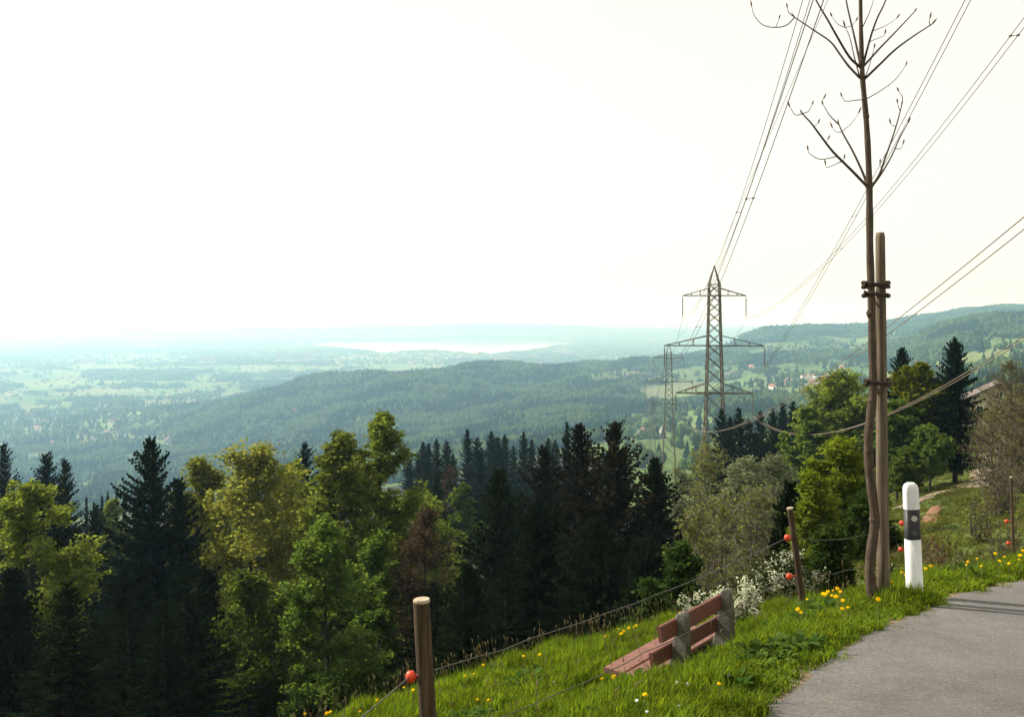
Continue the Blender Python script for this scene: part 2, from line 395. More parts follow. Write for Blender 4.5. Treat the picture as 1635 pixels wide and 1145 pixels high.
M['forest_floor'] = surf_mat('forest floor', [(.3, (.015, .014, .009)), (.6, (.03, .026, .016)), (.85, (.03, .04, .014))], .6, 1., .5, 3, spec=.05)
M['meadow'] = surf_mat('meadow', [(.25, (.045, .075, .018)), (.5, (.075, .11, .025)), (.7, (.11, .125, .035)), (.85, (.13, .10, .05))], .12, 1., .6, 2.2, detail=9, spec=.05)
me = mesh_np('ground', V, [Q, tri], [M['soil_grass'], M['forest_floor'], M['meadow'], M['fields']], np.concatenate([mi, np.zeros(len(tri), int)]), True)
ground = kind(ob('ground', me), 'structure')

# ---- road
def asphalt():
    m, N, L, out = mat_new('asphalt')
    p = N.new('ShaderNodeBsdfPrincipled'); p.inputs['Roughness'].default_value = .8; p.inputs['Specular IOR Level'].default_value = .35
    a = noise(N, L, .8, 5, .6); b = noise(N, L, 85, 3, .8)
    v = N.new('ShaderNodeTexVoronoi'); v.inputs['Scale'].default_value = 110; tc = N.new('ShaderNodeTexCoord'); L.new(tc.outputs['Object'], v.inputs['Vector'])
    sp = N.new('ShaderNodeSeparateColor'); L.new(v.outputs['Color'], sp.inputs[0])
    c1 = ramp(N, L, a, [(.3, (.082, .078, .074)), (.7, (.112, .107, .102))])
    c2 = ramp(N, L, sp.outputs[0], [(0, (.68, .68, .68)), (.5, (.96, .96, .96)), (.86, (1.1, 1.08, 1.06)), (1, (1.5, 1.46, 1.4))])
    mx = N.new('ShaderNodeMix'); mx.data_type = 'RGBA'; mx.blend_type = 'MULTIPLY'; mx.inputs['Factor'].default_value = 1
    L.new(c1, mx.inputs['A']); L.new(c2, mx.inputs['B'])
    dn = N.new('ShaderNodeTexNoise'); dn.inputs['Scale'].default_value = 2.2; dn.inputs['Detail'].default_value = 6; L.new(tc.outputs['Object'], dn.inputs['Vector'])
    ad = N.new('ShaderNodeMix'); ad.data_type = 'RGBA'; ad.blend_type = 'ADD'; ad.inputs['Factor'].default_value = .55
    L.new(tc.outputs['Object'], ad.inputs['A']); L.new(dn.outputs['Color'], ad.inputs['B'])
    cv = N.new('ShaderNodeTexVoronoi'); cv.feature = 'DISTANCE_TO_EDGE'; cv.inputs['Scale'].default_value = .55; L.new(ad.outputs['Result'], cv.inputs['Vector'])
    ck = ramp(N, L, cv.outputs['Distance'], [(0, (.45, .44, .43)), (.006, (.7, .69, .68)), (.014, (1, 1, 1))])
    stn = ramp(N, L, noise(N, L, 3.2, 7, .7), [(.32, (.86, .85, .84)), (.5, (1, 1, 1)), (.72, (1.08, 1.07, 1.04))])
    m2 = N.new('ShaderNodeMix'); m2.data_type = 'RGBA'; m2.blend_type = 'MULTIPLY'; m2.inputs['Factor'].default_value = 1
    m3 = N.new('ShaderNodeMix'); m3.data_type = 'RGBA'; m3.blend_type = 'MULTIPLY'; m3.inputs['Factor'].default_value = .22
    L.new(mx.outputs['Result'], m3.inputs['A']); L.new(ck, m3.inputs['B']); L.new(m3.outputs['Result'], m2.inputs['A']); L.new(stn, m2.inputs['B'])
    L.new(m2.outputs['Result'], p.inputs['Base Color'])
    bp = N.new('ShaderNodeBump'); bp.inputs['Strength'].default_value = .5; bp.inputs['Distance'].default_value = .006
    L.new(b, bp.inputs['Height']); L.new(bp.outputs[0], p.inputs['Normal'])
    L.new(p.outputs[0], out.inputs[0])
    return m
M['asphalt'] = asphalt()
M['gravel'] = surf_mat('dry gritty shoulder', [(.25, (.10, .075, .05)), (.5, (.20, .15, .10)), (.75, (.30, .23, .16))], 22, 1., .8, 90, detail=8)
ep = smooth_line([(a, b, 0) for a, b in EDGE], 10)
ep = np.array([tuple(p)[:2] for p in ep])
ep = ep[(ep[:, 1] > -12) & (ep[:, 0] < 30)]
# resample evenly
sl = np.concatenate([[0], np.cumsum(np.linalg.norm(np.diff(ep, axis=0), axis=1))])
ss = np.arange(0, sl[-1], .035)
ep = np.stack([np.interp(ss, sl, ep[:, 0]), np.interp(ss, sl, ep[:, 1])], 1)
tn = np.gradient(ep, axis=0); tn /= np.linalg.norm(tn, axis=1)[:, None]
nr = np.stack([tn[:, 1], -tn[:, 0]], 1)                  # to the road side
def strip(offs, zoff, jit=None):
    rows = []
    for k, o in enumerate(offs):
        oo = o + (jit[k] if jit is not None else 0)
        p = ep + nr * np.reshape(oo, (-1, 1)) if np.ndim(oo) else ep + nr * oo
        rows.append(np.stack([p[:, 0], p[:, 1], road_z(p[:, 1]) + zoff[k]], 1))
    n = len(ep); m = len(rows); v = np.concatenate(rows)
    q = np.array([[i * n + k, i * n + k + 1, (i + 1) * n + k + 1, (i + 1) * n + k] for i in range(m - 1) for k in range(n - 1)])
    return v, q
wob = .022 * wav(ss, ss * 0, 21, 1.3) + .012 * wav(ss, ss * 0, 22, .37) + .010 * wav(ss, ss * 0, 25, .16)
v_, q_ = strip([-.02, .05, 1.2, 2.4, 3.6, 5.0], [-.03, .0, .012, .016, .012, .0], [wob, wob, 0, 0, 0, 0])
road = kind(ob('road', mesh_np('road', v_, [q_[:, ::-1]], M['asphalt'], smooth=True)), 'structure')
wob2 = .08 * wav(ss, ss * 0, 23, .9) + .04 * wav(ss, ss * 0, 24, .25)
v_, q_ = strip([-.20, -.10, .0, .22], [-.020, -.008, -.006, -.012], [wob2, 0, 0, 0])
kind(ob('road_shoulder', mesh_np('road_shoulder', v_, [q_[:, ::-1]], M['gravel'], smooth=True)), 'structure')

# ---- lake
lp = [(500, 553), (520, 548), (580, 546.5), (640, 545.5), (700, 544), (800, 543.5), (860, 544.5), (905, 547.5), (912, 551), (890, 552), (860, 556), (830, 560.5), (790, 564), (740, 563), (700, 560), (660, 560.5), (620, 563), (580, 559.5), (540, 555)]
lz = -379.0
lpts = []
for px, py in lp:
    D = lz * F / (HY - py); lpts.append(((px - CX) / F * D, D, lz))
lpts = [tuple(p) for p in smooth_line(lpts + [lpts[0]], 8)][:-1]
mw, N_, L_, o_ = mat_new('lake water')
pw = N_.new('ShaderNodeBsdfPrincipled'); pw.inputs['Base Color'].default_value = (.03, .05, .05, 1); pw.inputs['Roughness'].default_value = .07; pw.inputs['IOR'].default_value = 1.33
L_.new(pw.outputs[0], o_.inputs[0])
kind(ob('lake', mesh_np('lake', lpts, [np.arange(len(lpts))[None, :]], mw)), 'structure')
lake_poly = np.array([(p[0], p[1]) for p in lpts])
def in_lake(x, y, grow=1.0):
    c = lake_poly.mean(0); pol = c + (lake_poly - c) * grow
    ins = np.zeros(x.shape, bool); n = len(pol)
    for i in range(n):
        a, b = pol[i], pol[i - 1]
        k = (a[1] > y) != (b[1] > y)
        ins ^= k & (x < (b[0] - a[0]) * (y - a[1]) / (b[1] - a[1] + 1e-9) + a[0])
    return ins

# ------------------------------------------------------------------ scatter through geometry nodes (stuff only)
def scatter(name, pts, scl, rz, proto, tilt=None):
    me = bpy.data.meshes.new(name)
    n = len(pts); me.vertices.add(n); me.vertices.foreach_set('co', np.asarray(pts, np.float32).ravel())
    a = me.attributes.new('scl', 'FLOAT_VECTOR', 'POINT'); a.data.foreach_set('vector', np.asarray(scl, np.float32).ravel())
    eu = np.zeros((n, 3), np.float32); eu[:, 2] = rz
    if tilt is not None: eu[:, :2] = tilt
    a = me.attributes.new('eul', 'FLOAT_VECTOR', 'POINT'); a.data.foreach_set('vector', eu.ravel())
    o = kind(ob(name, me), 'stuff')
    g = bpy.data.node_groups.new(name, 'GeometryNodeTree')
    g.interface.new_socket('Geometry', in_out='INPUT', socket_type='NodeSocketGeometry')
    g.interface.new_socket('Geometry', in_out='OUTPUT', socket_type='NodeSocketGeometry')
    N = g.nodes; L = g.links
    gi = N.new('NodeGroupInput'); go = N.new('NodeGroupOutput')
    oi = N.new('GeometryNodeObjectInfo'); oi.inputs['Object'].default_value = proto; oi.inputs['As Instance'].default_value = True
    ip = N.new('GeometryNodeInstanceOnPoints')
    s = N.new('GeometryNodeInputNamedAttribute'); s.data_type = 'FLOAT_VECTOR'; s.inputs['Name'].default_value = 'scl'
    e = N.new('GeometryNodeInputNamedAttribute'); e.data_type = 'FLOAT_VECTOR'; e.inputs['Name'].default_value = 'eul'
    er = N.new('FunctionNodeEulerToRotation')
    L.new(gi.outputs[0], ip.inputs['Points']); L.new(oi.outputs['Geometry'], ip.inputs['Instance'])
    L.new(s.outputs[0], ip.inputs['Scale']); L.new(e.outputs[0], er.inputs[0]); L.new(er.outputs[0], ip.inputs['Rotation'])
    L.new(ip.outputs[0], go.inputs[0])
    md = o.modifiers.new('scatter', 'NODES'); md.node_group = g
    return o

# ------------------------------------------------------------------ tree makers (meshes, base at origin)
def spruce_mesh(H, Rb, seed, low=.05, dens=1.0, mat='spruce', droop=.35, ragged=.25, top_open=0.):
    g = np.random.default_rng(seed)
    tv = MB(); tv.tube([(0, 0, -1), (0, 0, H * .3), (g.normal(0, .05), g.normal(0, .05), H * .7), (0, 0, H * .985)], [H * .016 + .05, H * .012 + .03, H * .006 + .02, .015], 7)
    trunk = tv.mesh('trunk', M['bark'], True)
    vs = []; n = 0
    step = H / 46 / dens
    z = H * low
    tris = []
    while z < H * .985:
        t = z / H
        env = 1.22 * Rb * (1 - max(t - low, 0) / (1 - low)) ** .73 * (.86 + .14 * math.sin(z * 2.3 + seed))
        env *= min(1, .55 + (t - low) * 5)
        nb = int(g.integers(6, 9)) if t < .9 else 6
        a0 = g.uniform(0, 6.28)
        for b in range(nb):
            if g.random() < top_open * .5: continue
            a = a0 + b * 6.283 / nb + g.normal(0, .22)
            Ln = max(env * g.uniform(1 - ragged * 1.6, 1 + ragged), .18)
            up = .75 * t ** 2 - droop * (1 - t) + g.normal(0, .06)
            ca, sa = math.cos(a), math.sin(a)
            zb = z + g.normal(0, step * .3)
            ns = max(5, int(Ln / .23))
            ts = np.linspace(.12, 1, ns)
            zz = zb + Ln * (up * ts + .22 * ts ** 2.2 - .04)           # tips turn up again
            for k, tt in enumerate(ts):
                r0 = Ln * tt
                base = np.array([ca * r0, sa * r0, zz[k]])
                sl_ = (.13 + .19 * Ln) * (1.08 - tt * .7) * g.uniform(.7, 1.25)
                wd = (.085 + .06 * g.random()) * min(1, .42 + .2 * Ln)
                for side in (-1, 1):
                    an = a + side * (g.uniform(.55, 1.0)) * (1 - .45 * tt)
                    d = np.array([math.cos(an), math.sin(an), g.normal(-.22, .16)])
                    ro = g.uniform(0, 3.14); q = np.array([-math.sin(an) * math.cos(ro), math.cos(an) * math.cos(ro), math.sin(ro) * 1.25]) * wd * 1.25
                    tip = base + d * sl_
                    mid = base + d * sl_ * .45 + np.array([0, 0, -.02])
                    vs += [base, mid + q, tip, mid - q]
                # hanging twig
                if g.random() < .85:
                    hl = g.uniform(.25, .65) * (1 - .55 * t)
                    ho = a + g.normal(0, .9); q = np.array([math.cos(ho), math.sin(ho), 0]) * wd * 1.3
                    vs += [base + q, base + np.array([0, 0, -hl]) + q * .2, base + np.array([g.normal(0, .06), g.normal(0, .06), -hl * 1.15]), base - q]
            # spine ribbon and tip
            tip = np.array([ca * Ln * 1.06, sa * Ln * 1.06, zz[-1] + .04])
            q = np.array([-sa, ca, 0]) * .06
            b0 = np.array([0, 0, zb]); bm = np.array([ca * Ln * .55, sa * Ln * .55, np.interp(.55, ts, zz)])
            vs += [b0, bm + q, tip, bm - q]
        z += step * g.uniform(.75, 1.25) * (.45 + .75 * (1 - t))
    # leader
    for k in range(4):
        q = np.array([math.cos(k * .8), math.sin(k * .8), 0]) * .07
        vs += [np.array([0, 0, H * .96]) - q, np.array([0, 0, H * .96]) + q, np.array([0, 0, H * 1.0]) + q * .2, np.array([0, 0, H * 1.0]) - q * .2]
    vs = np.array(vs); q = np.arange(len(vs)).reshape(-1, 4)
    return trunk, mesh_np('crown', vs, [q], M[mat])

def skeleton(H, W, seed, cb=.25, n_l=26, wig=.12, up=.5, multi=1, egg=.45):
    """limbs reaching points spread through an egg-shaped crown; returns limbs [(pts, rads)] and the reached points"""
    g = np.random.default_rng(seed); limbs = []; tips = []; segs = []
    for s in range(multi):
        bx, by = (g.normal(0, W * .12, 2) if multi > 1 else (0, 0))
        tx, ty = (g.normal(0, W * .25, 2) if multi > 1 else g.normal(0, W * .06, 2))
        tr = [(bx, by, -.6)] + [(bx + (tx - bx) * t + g.normal(0, W * .02), by + (ty - by) * t + g.normal(0, W * .02), H * .96 * t * (1 if s == 0 else .88)) for t in (.12, .3, .5, .7, .85, 1)]
        tr = [tuple(p) for p in smooth_line(tr, 3)]
        r0 = (.011 * H + .04) / (multi ** .5)
        tl = np.linspace(0, 1, len(tr)); limbs.append((tr, r0 * (1 - tl) ** .8 + .012))
        tra = np.array(tr); tips.append(tra[-1])
        nl = max(4, n_l // multi)
        for k in range(nl):
            zt = cb + (1 - cb) * ((k + g.uniform(0, 1)) / nl)          # target level in crown
            u = (zt - cb) / (1 - cb)
            env = W * (np.clip(u / egg, 0, 1) ** .55 if u < egg else np.clip(1 - ((u - egg) / (1 - egg)) ** 1.9, 0, 1) ** .62)
            a = g.uniform(0, 6.283); rad = env * (.5 + .62 * g.random() ** .6)
            end = np.array([bx + math.cos(a) * rad, by + math.sin(a) * rad, H * zt])
            i0 = int(np.clip(np.searchsorted(tra[:, 2], H * max(zt - up * rad / H * 1.2 - .04, cb * .6)), 1, len(tra) - 2))
            st = tra[i0]
            mid = st * .5 + end * .5 + np.array([0, 0, -.08 * rad]) + g.normal(0, wig * rad * .5, 3)
            pts = [tuple(p) for p in smooth_line([st, mid, end], 4)]
            rl = r0 * .42 * (1 - i0 / len(tra) * .7)
            limbs.append((pts, np.linspace(rl, .014, len(pts))))
            tips.append(end)
            segs.append((np.array(pts[len(pts) // 2]), end))
            out_ = end - st; out_ = out_ / (np.linalg.norm(out_) + 1e-6)
            for j in range(9):
                t = g.uniform(.3, 1.0); b = np.array(pts[int(t * (len(pts) - 1))])
                dv = g.normal(0, .75, 3) + out_ * .55; dv[2] += .25; dv /= np.linalg.norm(dv)
                e2 = b + dv * (.35 * rad + .12 * W) * g.uniform(.45, 1.1)
                limbs.append(([tuple(b), tuple(b * .5 + e2 * .5 + g.normal(0, .03 * rad, 3)), tuple(e2)], np.array([rl * .3 + .008, rl * .18 + .007, .007])))
                segs.append((b, e2))
        for k in range(10):                                             # leader sprays
            b = tra[-1 - int(g.integers(0, 4))]; dv = g.normal(0, .5, 3) + np.array([0, 0, .8]); dv /= np.linalg.norm(dv)
            segs.append((b, b + dv * W * g.uniform(.12, .3)))
    tips = [(np.asarray(p_), np.asarray(q_)) for p_, q_ in segs]
    return limbs, np.array(tips)

def leaf_quads(cen, size, g, flat=.5):
    n = len(cen)
    a = g.normal(0, 1, (n, 3)); a[:, 2] *= flat; a /= np.linalg.norm(a, axis=1)[:, None]
    b = g.normal(0, 1, (n, 3)); b -= a * (a * b).sum(1)[:, None]; b /= np.linalg.norm(b, axis=1)[:, None]
    s = size * g.uniform(.6, 1.3, (n, 1))
    v = np.stack([cen - a * s, cen + b * s * .55 , cen + a * s, cen - b * s * .55], 1)
    return v.reshape(-1, 3)

def broad_meshes(H, W, seed, mat, nleaf=14000, size=.16, clump=.55, cb=.2, n_l=30, multi=1, egg=.45, bark='bark', minr=.0, up=.5):
    g = np.random.default_rng(seed + 1000)
    limbs, tips = skeleton(H, W, seed, cb, n_l, multi=multi, egg=egg, up=up)
    tv = MB(); lv = MB()
    for k, (p, r) in enumerate(limbs):
        if len(p) > 12: tv.tube(p, r, 7)
        else: lv.tube(p, np.maximum(r, minr), 3, cap=False)
    nleaf = int(nleaf * 2.1)
    ci = g.integers(0, len(tips), nleaf)
    wt = g.uniform(.45, 1.4, len(tips))                      # uneven sprays
    ci = g.choice(len(tips), nleaf, p=wt / wt.sum())
    tt = g.uniform(.15, 1.12, nleaf)[:, None]
    off = g.normal(0, 1, (nleaf, 3)) * clump * wt[ci][:, None] * (1.15 - .6 * tt); off[:, 2] *= .6
    c = tips[ci, 0] * (1 - tt) + tips[ci, 1] * tt + off
    v = leaf_quads(c, size, g)
    crown = mesh_np('crown', v, [np.arange(len(v)).reshape(-1, 4)], M[mat])
    return tv.mesh('trunk', M[bark], True), lv.mesh('limbs', M[bark], True), crown

def twig_meshes(H, W, seed, mat_leaf, nleaf=500, ntw=260, bark='twig', rad=.012, stems=7, leaf=.05):
    g = np.random.default_rng(seed)
    sv = MB(); tv = MB(); tips = []
    for s in range(stems):
        a = g.uniform(0, 6.283); rr_ = W * g.uniform(.15, .95)
        top = np.array([math.cos(a) * rr_, math.sin(a) * rr_, H * g.uniform(.65, 1.0) * (1 - .35 * (rr_ / W) ** 2)])
        b0 = np.array([math.cos(a) * W * .08, math.sin(a) * W * .08, -.4])
        mid = b0 * .45 + top * .55 + np.array([0, 0, .12 * H]) * -(rr_ / W) * .5 + g.normal(0, W * .06, 3)
        pts = [tuple(p) for p in smooth_line([b0, b0 * .8 + mid * .2 + np.array([0, 0, .05 * H]), mid, top], 5)]
        sv.tube(pts, np.linspace(rad * 2.6, rad * .6, len(pts)), 5)
        pa = np.array(pts)
        for k in range(ntw // stems):
            t = g.uniform(.18, 1); b = pa[int(t * (len(pa) - 1))]
            d = g.normal(0, 1, 3); d[:2] *= .9; d[2] = abs(d[2]) * .9 + .25; d /= np.linalg.norm(d)
            ln = H * g.uniform(.08, .24) * (1.15 - .5 * t)
            e = b + d * ln; m_ = b * .5 + e * .5 + g.normal(0, ln * .08, 3)
            tv.tube([b, m_, e], [rad * .7, rad * .5, rad * .3], 3, cap=False); tips += [e, m_]
            for j in range(3):
                q = b + (e - b) * g.uniform(.3, .9)
                d2 = d + g.normal(0, .6, 3); d2 /= np.linalg.norm(d2); e2 = q + d2 * ln * g.uniform(.3, .6)
                tv.tube([q, e2], [rad * .42, rad * .25], 3, cap=False); tips.append(e2)
    tips = np.array(tips)
    c = tips[g.integers(0, len(tips), nleaf)] + g.normal(0, leaf * 1.6, (nleaf, 3))
    v = leaf_quads(c, leaf, g)
    return sv.mesh('stems', M[bark], True), tv.mesh('twigs', M[bark]), mesh_np('leaves', v, [np.arange(len(v)).reshape(-1, 4)], M[mat_leaf])

# ------------------------------------------------------------------ far woods (uncountable) and houses
def far_protos():
    g = np.random.default_rng(5)
    # conifer: three jagged skirts, unit height
    m = MB()
    for z0, z1, r in ((.08, .55, .24), (.32, .8, .18), (.58, 1.0, .115)):
        n = 9; a = np.linspace(0, 6.283, n, endpoint=False)
        rad = r * (1 + .3 * (-1) ** np.arange(n) + g.normal(0, .08, n))
        v = np.concatenate([np.stack([rad * np.cos(a), rad * np.sin(a), z0 + g.normal(0, .02, n)], 1), [[0, 0, z1]]])
        m.add(v, [[k, (k + 1) % n, n] for k in range(n)])
    pc = bpy.data.objects.new('far_conifer_source', m.mesh('far_conifer', M['far_conifer']))
    # broadleaf: clumped lobes, unit height
    m = MB()
    for k in range(9):
        c = g.normal(0, .22, 3) * (1, 1, .8) + np.array([0, 0, .58]); rr_ = g.uniform(.16, .3)
        n = 7
        rings = [(math.sin(t), math.cos(t)) for t in np.linspace(.35, 2.7, 4)]
        v = [c + np.array([0, 0, rr_])]
        for s_, c_ in rings:
            for j in range(n):
                q = rr_ * g.uniform(.75, 1.25); a = j * 6.283 / n + g.normal(0, .15)
                v.append(c + np.array([math.cos(a) * s_ * q, math.sin(a) * s_ * q, c_ * q]))
        f3 = [[0, 1 + j, 1 + (j + 1) % n] for j in range(n)]
        f4 = [[1 + i * n + j, 1 + (i + 1) * n + j, 1 + (i + 1) * n + (j + 1) % n, 1 + i * n + (j + 1) % n] for i in range(3) for j in range(n)]
        b = m.n; m.add(v, f3); m.f.setdefault(4, []).append(np.array(f4) + b)
    pb = bpy.data.objects.new('far_broadleaf_source', m.mesh('far_broadleaf', M['far_broad']))
    return pc, pb
PC, PB = far_protos()

houses_px = []
def wood_prob(px, D, x, y):
    n1 = wav(x, y, 31, 600); n2 = wav(x, y, 32, 1700); n3 = wav(x, y, 33, 220)
    py = HY + F * (380.0) / D
    p = np.zeros(px.shape)
    left = px < 300
    # valley floor, scattered copses and hedges
    plain = (D > 3700)
    p = np.where(plain, ((n1 + n3 * .6) > 1.05) * .95 + .014, p)
    near_left = (D <= 3700)
    p = np.where(near_left & left, np.where(D < 2650, .7 * (n3 > -.4), .10 + .5 * (n3 > .7)), p)
    # copses on the plain
    def patch(x0, x1, d0, d1, q): return ((px + 9 * n3) > x0) & ((px + 9 * n3) < x1) & (D > d0) & (D < d1) & q
    for a in ((138, 222, 5500, 6350), (225, 315, 5450, 6300), (345, 398, 5350, 5900), (118, 225, 3900, 4300), (385, 460, 4700, 5300), (0, 26, 4700, 5200), (420, 500, 5600, 6000)):
        p = np.where(patch(*a, True), .97, p)
    # wooded central hill
    ridge = np.interp(px, [250, 450, 600, 900, 1060, 1200], [3500, 3700, 3900, 4300, 4600, 4700])
    hill = (px + 12 * n3 > 268) & (px < 1180) & (D < ridge) & (D > 1250)
    p = np.where(hill, .93 * ((n3 + .5 * wav(x, y, 36, 130)) < 1.75), p)
    p = np.where((px > 925 + 10 * n3) & (px < 1250) & (D > 2900) & (D < 3400 + 60 * n3), .05, p)
    p = np.where((px > 960 + 14 * n3) & (px < 1140) & (D < 2080 + 80 * n3), .06 + .1 * (n1 > .8), p)
    p = np.where((px > 1020) & (px < 1260) & (D > 2450 + 40 * n3) & (D < 2900), .35 * (n1 > 0), p)
    # right hand slopes
    rt = px >= 1180
    p = np.where(rt & (D < 6500), .1 * (n3 > .3) + .7 * (n1 > 1.0), p)
    p = np.where(rt & (px < 1400) & (D > 1250) & (D < 1900 + 60 * n3), .85, p)
    p = np.where(rt & (px < 1420) & (D > 3050) & (D < 3400 + 100 * n1), .8 * (n1 > -.3), p)
    p = np.where(rt & (px < 1440) & (D > 4300 + 150 * n1) & (D < 5400), .9, p)
    p = np.where((px > 1395) & (D > 2300 + 80 * n3) & (D < 3700), .93 - .5 * (n1 > 1.5), p)
    p = np.where((px > 1395) & (D > 4500) & (D < 6500), .85, p)
    p = np.where((px > 1420) & (D > 450) & (D < 1500), .5 * (n3 > .2) + .1, p)
    # far
    p = np.where((D > 7000) & (D < 13200), .15 + .8 * ((n2 + n1 * .5) > .35), p)
    p = np.where(D >= 13200, .3 + .6 * (n2 > -.2), p)
    return p
FP = []; FS = []; FK = []
for d0, d1, sp in ((450, 1250, 11), (1250, 2200, 8.5), (2200, 3000, 9), (3000, 4000, 10), (4000, 5500, 13), (5500, 7500, 19), (7500, 10000, 30), (10000, 13500, 44), (13500, 18000, 62)):
    A = .5 * (d1 ** 2 - d0 ** 2) * (1820 / F)
    n = int(A / sp ** 2)
    D = np.sqrt(rng.uniform(d0 ** 2, d1 ** 2, n)); px = rng.uniform(-90, 1730, n)
    x = (px - CX) / F * D
    k = (rng.random(n) < wood_prob(px, D, x, D)) & ~in_lake(x, D, 1.03)
    k &= ~((D < 1250) & (px < 960))
    D, px, x = D[k], px[k], x[k]
    n1 = 1.2 * wav(x, D, 41, 330) + .7 * wav(x, D, 42, 90)
    conif = (n1 + rng.normal(0, .5, len(x))) > .05
    conif &= D < 9000
    hgt = np.where(conif, rng.uniform(15, 27, len(x)), rng.uniform(11, 21, len(x)))
    wid = np.where(conif, hgt * .95, np.maximum(hgt * rng.uniform(.7, 1.1, len(x)), sp * 1.15))
    z = height(x, D) - .6
    FP.append(np.stack([x, D, z], 1)); FS.append(np.stack([wid, wid, hgt], 1)); FK.append(conif)
FP = np.concatenate(FP); FS = np.concatenate(FS); FK = np.concatenate(FK)
print('far trees', len(FP))
FR = rng.uniform(0, 6.28, len(FP))
o = scatter('distant_conifer_wood', FP[FK], FS[FK], FR[FK], PC)
tag(o, 'dark conifer woods covering the distant hazy hills', 'wood')
o = scatter('distant_broadleaf_wood', FP[~FK], FS[~FK], FR[~FK], PB)
tag(o, 'pale green broadleaf woods and copses across the distant valley', 'wood')

def house_mesh(L_, W_, Hh, rh, roof):
    m = MB(); m.box((0, 0, Hh / 2 - 1), (L_, W_, Hh + 2)); wv = m
    g_ = MB(); a = np.array([[-L_ / 2, -W_ / 2, Hh], [-L_ / 2, W_ / 2, Hh], [-L_ / 2, 0, Hh + rh * .93], [L_ / 2, -W_ / 2, Hh], [L_ / 2, W_ / 2, Hh], [L_ / 2, 0, Hh + rh * .93]])
    wv.add(a, [[0, 2, 1], [3, 4, 5]])
    r = MB(); e = .8; t = .35
    for s in (-1, 1):
        y0, z0, y1, z1 = s * (W_ / 2 + e), Hh - rh * e / (W_ / 2), 0, Hh + rh
        v = [(-L_ / 2 - e, y0, z0), (L_ / 2 + e, y0, z0), (L_ / 2 + e, y1, z1), (-L_ / 2 - e, y1, z1)]
        v += [(a_, b_, c_ - t) for a_, b_, c_ in v]
        r.add(v, [[0, 1, 2, 3], [7, 6, 5, 4], [0, 4, 5, 1], [1, 5, 6, 2], [3, 2, 6, 7], [0, 3, 7, 4]])
    return wv.mesh('wall', M['wall']), r.mesh('roof', M[roof])
HM = [house_mesh(13, 9.5, 5.5, 4.2, 'roof'), house_mesh(17, 11, 6.5, 5, 'roof'), house_mesh(10, 9, 5, 4, 'roof'), house_mesh(21, 12, 6, 5.5, 'roof_grey')]
def house(px, D, v, label, group, rz=None, sc=1.0, name='house'):
    b = ground_at(px, D)
    o = thing(name, label, 'house', b, random.uniform(0, 3.14) if rz is None else rz, group)
    o.scale = (sc, sc, sc)
    for part, me_ in zip(('wall', 'roof'), HM[v]): ob(part, me_, o)
hr = random.Random(3)
for k in range(34):       # village on the slope beyond the pylon
    px = 1228 + 92 * hr.random() ** .8; D = hr.uniform(2180, 2520)
    house(px, D, hr.choice([0, 0, 1, 2, 2]), 'white house with red tiled roof clustered in the hillside village', 'houses of the hillside village', hr.uniform(0, 3.14), 1.0)
for px, D in ((1168, 2980), (1186, 2990), (1200, 3010), (1212, 3300), (1240, 3420), (1160, 3060), (1290, 3500), (1345, 2650), (1372, 2900)):
    house(px, D, hr.choice([0, 1, 2]), 'lone white farmhouse on the pale meadow above the village', 'farms on the far meadows', None, 1.15)
for px, D in ((968, 1500), (978, 1540), (1000, 1480), (1022, 1500), (1032, 1530), (1040, 1470), (1062, 1540), (1084, 1500), (960, 1570)):
    house(px, D, hr.choice([0, 1, 1]), 'white house with red roof on the meadow behind the pylons', 'hamlet on the meadow behind the pylons', None, .95)
for px, D in ((990, 3300), (1002, 3290), (1015, 3310), (1028, 3280)):
    house(px, D, 1, 'small pale farm on the field along the wooded ridge', 'farms on the ridge field', None, 1.0)
for px, D in ((1455, 2150), (1463, 2170), (1472, 1900)):
    house(px, D, 1, 'white farmhouse with red roof below the rounded wooded hill', 'farms below the rounded hill', None, 1.2)
for k in range(16):
    house(hr.uniform(430, 520), hr.uniform(2550, 3050), hr.choice([0, 1, 2]), 'white house between trees on the left flank of the wooded hill', 'houses on the flank of the wooded hill', None, 1.1)
for k in range(70):
    px = hr.uniform(10, 330); D = hr.uniform(2600, 3900) if k % 3 else hr.uniform(3700, 4800)
    house(px, D, hr.choice([0, 1, 2, 3]), 'pale house of the hazy town on the valley floor', 'houses of the valley town', None, 1.35)
for k in range(50):
    px = hr.uniform(480, 960); D = hr.uniform(6600, 8700)
    house(px, D, hr.choice([0, 1, 3]), 'pale building of the hazy town on the near lake shore', 'buildings of the lakeside town', None, 2.2)
for px, D, sc in ((137, 6900, 4.5), (330, 7100, 5), (455, 7300, 6), (480, 7350, 6), (500, 8200, 5)):
    house(px, D, 3, 'long pale hall standing far out on the valley plain', 'halls on the valley plain', 0.1, sc, 'hall')

# ------------------------------------------------------------------ near trees
def plant(name, meshes, names, label, cat, px, D, group=None, rz=None, scale=None, dz=0):
    b = ground_at(px, D); b.z += dz
    o = thing(name, label, cat, b, random.uniform(0, 6.28) if rz is None else rz, group)
    if scale: o.scale = scale
    for n_, me_ in zip(names, meshes): ob(n_, me_, o)
    return o
def top_h(px, py, D): return -(py - HY) / F * D - ground_at(px, D).z

